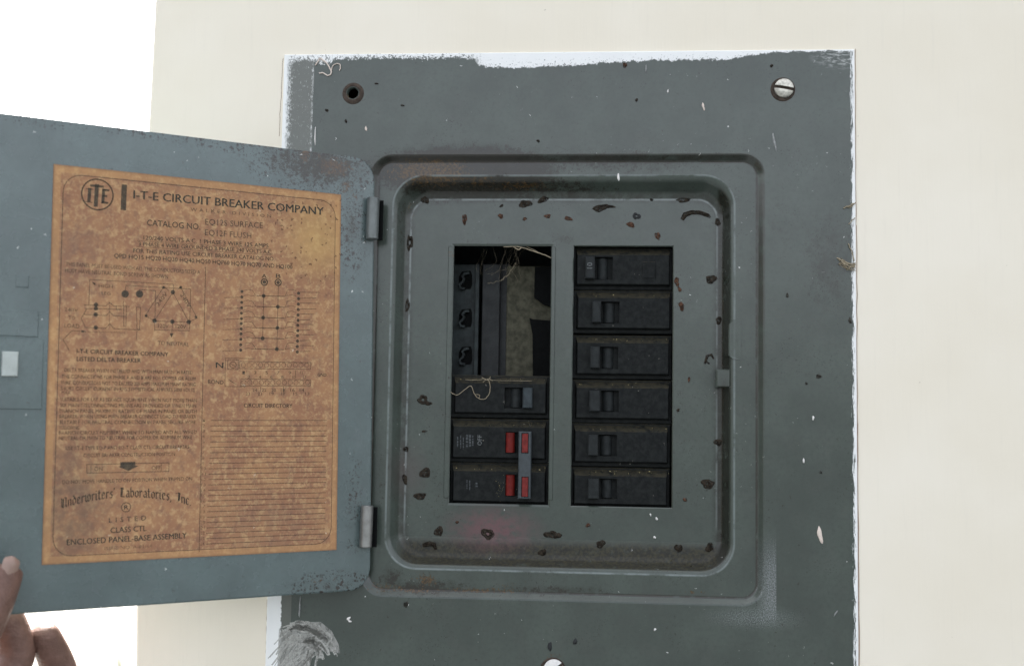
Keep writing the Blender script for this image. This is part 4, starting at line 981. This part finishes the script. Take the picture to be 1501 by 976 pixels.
# ------------------------------------------------------------------ hand holding the lower corner of the door
def HP(px, py, h): return onplane(px, py, P0D+ND*h, ND)
def chain(bm_v, bm_e, rs, start, pts):
    prev = start
    for p, r in pts:
        bm_v.append(p); rs.append(r); bm_e.append((prev, len(bm_v)-1)); prev = len(bm_v)-1
hv, he, hr = [], [], []
hv.append(HP(-118, 1075, .004)); hr.append(.026)                    # palm, pelvis of the skin
chain(hv, he, hr, 0, [(HP(-205, 1180, .008), .024), (HP(-330, 1330, .012), .026), (HP(-560, 1620, .02), .034)])      # wrist, forearm
chain(hv, he, hr, 0, [(HP(-72, 1000, .014), .0145), (HP(-34, 938, .0175), .0108), (HP(-7, 880, .0138), .0100), (HP(7, 838, .0106), .0097), (HP(10, 827, .0100), .0088)])   # thumb on the front
chain(hv, he, hr, 0, [(HP(-78, 1010, -.006), .0140), (HP(-12, 1008, -.013), .0126), (HP(33, 962, -.0170), .0118), (HP(8, 910, -.0140), .0108), (HP(-8, 872, -.0118), .0088)])    # index behind
chain(hv, he, hr, 0, [(HP(-60, 1062, -.008), .0130), (HP(36, 1076, -.018), .0116), (HP(92, 1030, -.023), .0108), (HP(90, 990, -.0225), .0104), (HP(80, 962, -.0190), .0094), (HP(58, 915, -.0130), .0080)])   # middle
chain(hv, he, hr, 0, [(HP(-64, 1112, -.008), .012), (HP(4, 1098, -.02), .0098), (HP(70, 1062, -.027), .0088), (HP(84, 1022, -.0225), .0082), (HP(84, 990, -.0165), .0074)])    # ring
chain(hv, he, hr, 0, [(HP(-84, 1154, -.006), .011), (HP(-20, 1156, -.018), .0085), (HP(34, 1138, -.024), .0078), (HP(50, 1112, -.022), .0072), (HP(56, 1090, -.018), .0066)])  # little
me = bpy.data.meshes.new('hand'); me.from_pydata([tuple(v) for v in hv], he, [])
ho = bpy.data.objects.new('hand', me); COL.objects.link(ho)
md = ho.modifiers.new('skin', 'SKIN'); md.use_smooth_shade = True; md.branch_smoothing = .4
if not me.skin_vertices:
    bm = bmesh.new(); bm.from_mesh(me); bm.verts.layers.skin.verify(); bm.to_mesh(me); bm.free()
for i, sv_ in enumerate(me.skin_vertices[0].data): sv_.radius = (hr[i], hr[i]); sv_.use_root = (i == 0)
sb = ho.modifiers.new('sub', 'SUBSURF'); sb.levels = 2; sb.render_levels = 2
dg = bpy.context.evaluated_depsgraph_get(); nm = bpy.data.meshes.new_from_object(ho.evaluated_get(dg))
bpy.data.objects.remove(ho); nm.name = 'hand'; nm.materials.clear(); nm.materials.append(M_SKIN)
for p in nm.polygons: p.use_smooth = True
ho = bpy.data.objects.new('hand', nm); COL.objects.link(ho)
tag(ho, 'bare hand gripping the lower left corner of the open door, thumb in front', 'hand')
# thumb nail
m = MB(); ax = (HP(13,826,.018)-HP(0,862,.018)).normalized(); sd_ = ax.cross(ND).normalized(); c0 = HP(10,831,.0108)+ND*.0090; lps = []
for j in range(9):
    t = j/8; w = .0043*math.sqrt(max(.03, 1-(2*t-1)**4))*(.9+.1*t)
    lps.append([c0+ax*(.0105*(t-.5)+.0008)+sd_*(w*sx9/4)+ND*(-.0022*(sx9/4)**2-.0016*max(0,t-.55)**2*6) for sx9 in range(-4,5)])
m.rings(lps, closed=False); nl_ = m.build('thumb_nail', M_NAIL, fix=False); nl_.parent = ho

# ------------------------------------------------------------------ pale plant outside, far behind the wall's edge
m = MB(); base = P(182, 1500, 2.2); base.z = -1.32
pl = empty('garden_plant', base, 'sunlit plant with long narrow leaves beyond the left end of the wall', 'plant')
for i in range(11):
    tipx, tipy = ((170, 940), (184, 958), (160, 964))[i] if i < 3 else (random.uniform(140,196), random.uniform(968,1100))
    tip = P(tipx, tipy, 2.2+random.uniform(-.1,.1)); mid = base.lerp(tip, .6)+Vector((random.uniform(-.02,.06),0,.12)); q = []
    for t in range(13):
        s = t/12; q.append((1-s)**2*base+2*s*(1-s)*mid+s*s*tip)
    w = [.022*math.sin(math.pi*min(.98, .12+s/12*.88)) for s in range(13)]
    m = MB(); m.rings([[p+Vector((-ww,0,0)) for p, ww in zip(q, w)], [p+Vector((0,.003,0)) for p in q], [p+Vector((ww,0,0)) for p, ww in zip(q, w)]], closed=False)
    m.build('leaf', M_LEAF, pl, fix=False)
for o in S.objects:
    if '_space' in o: del o['_space']
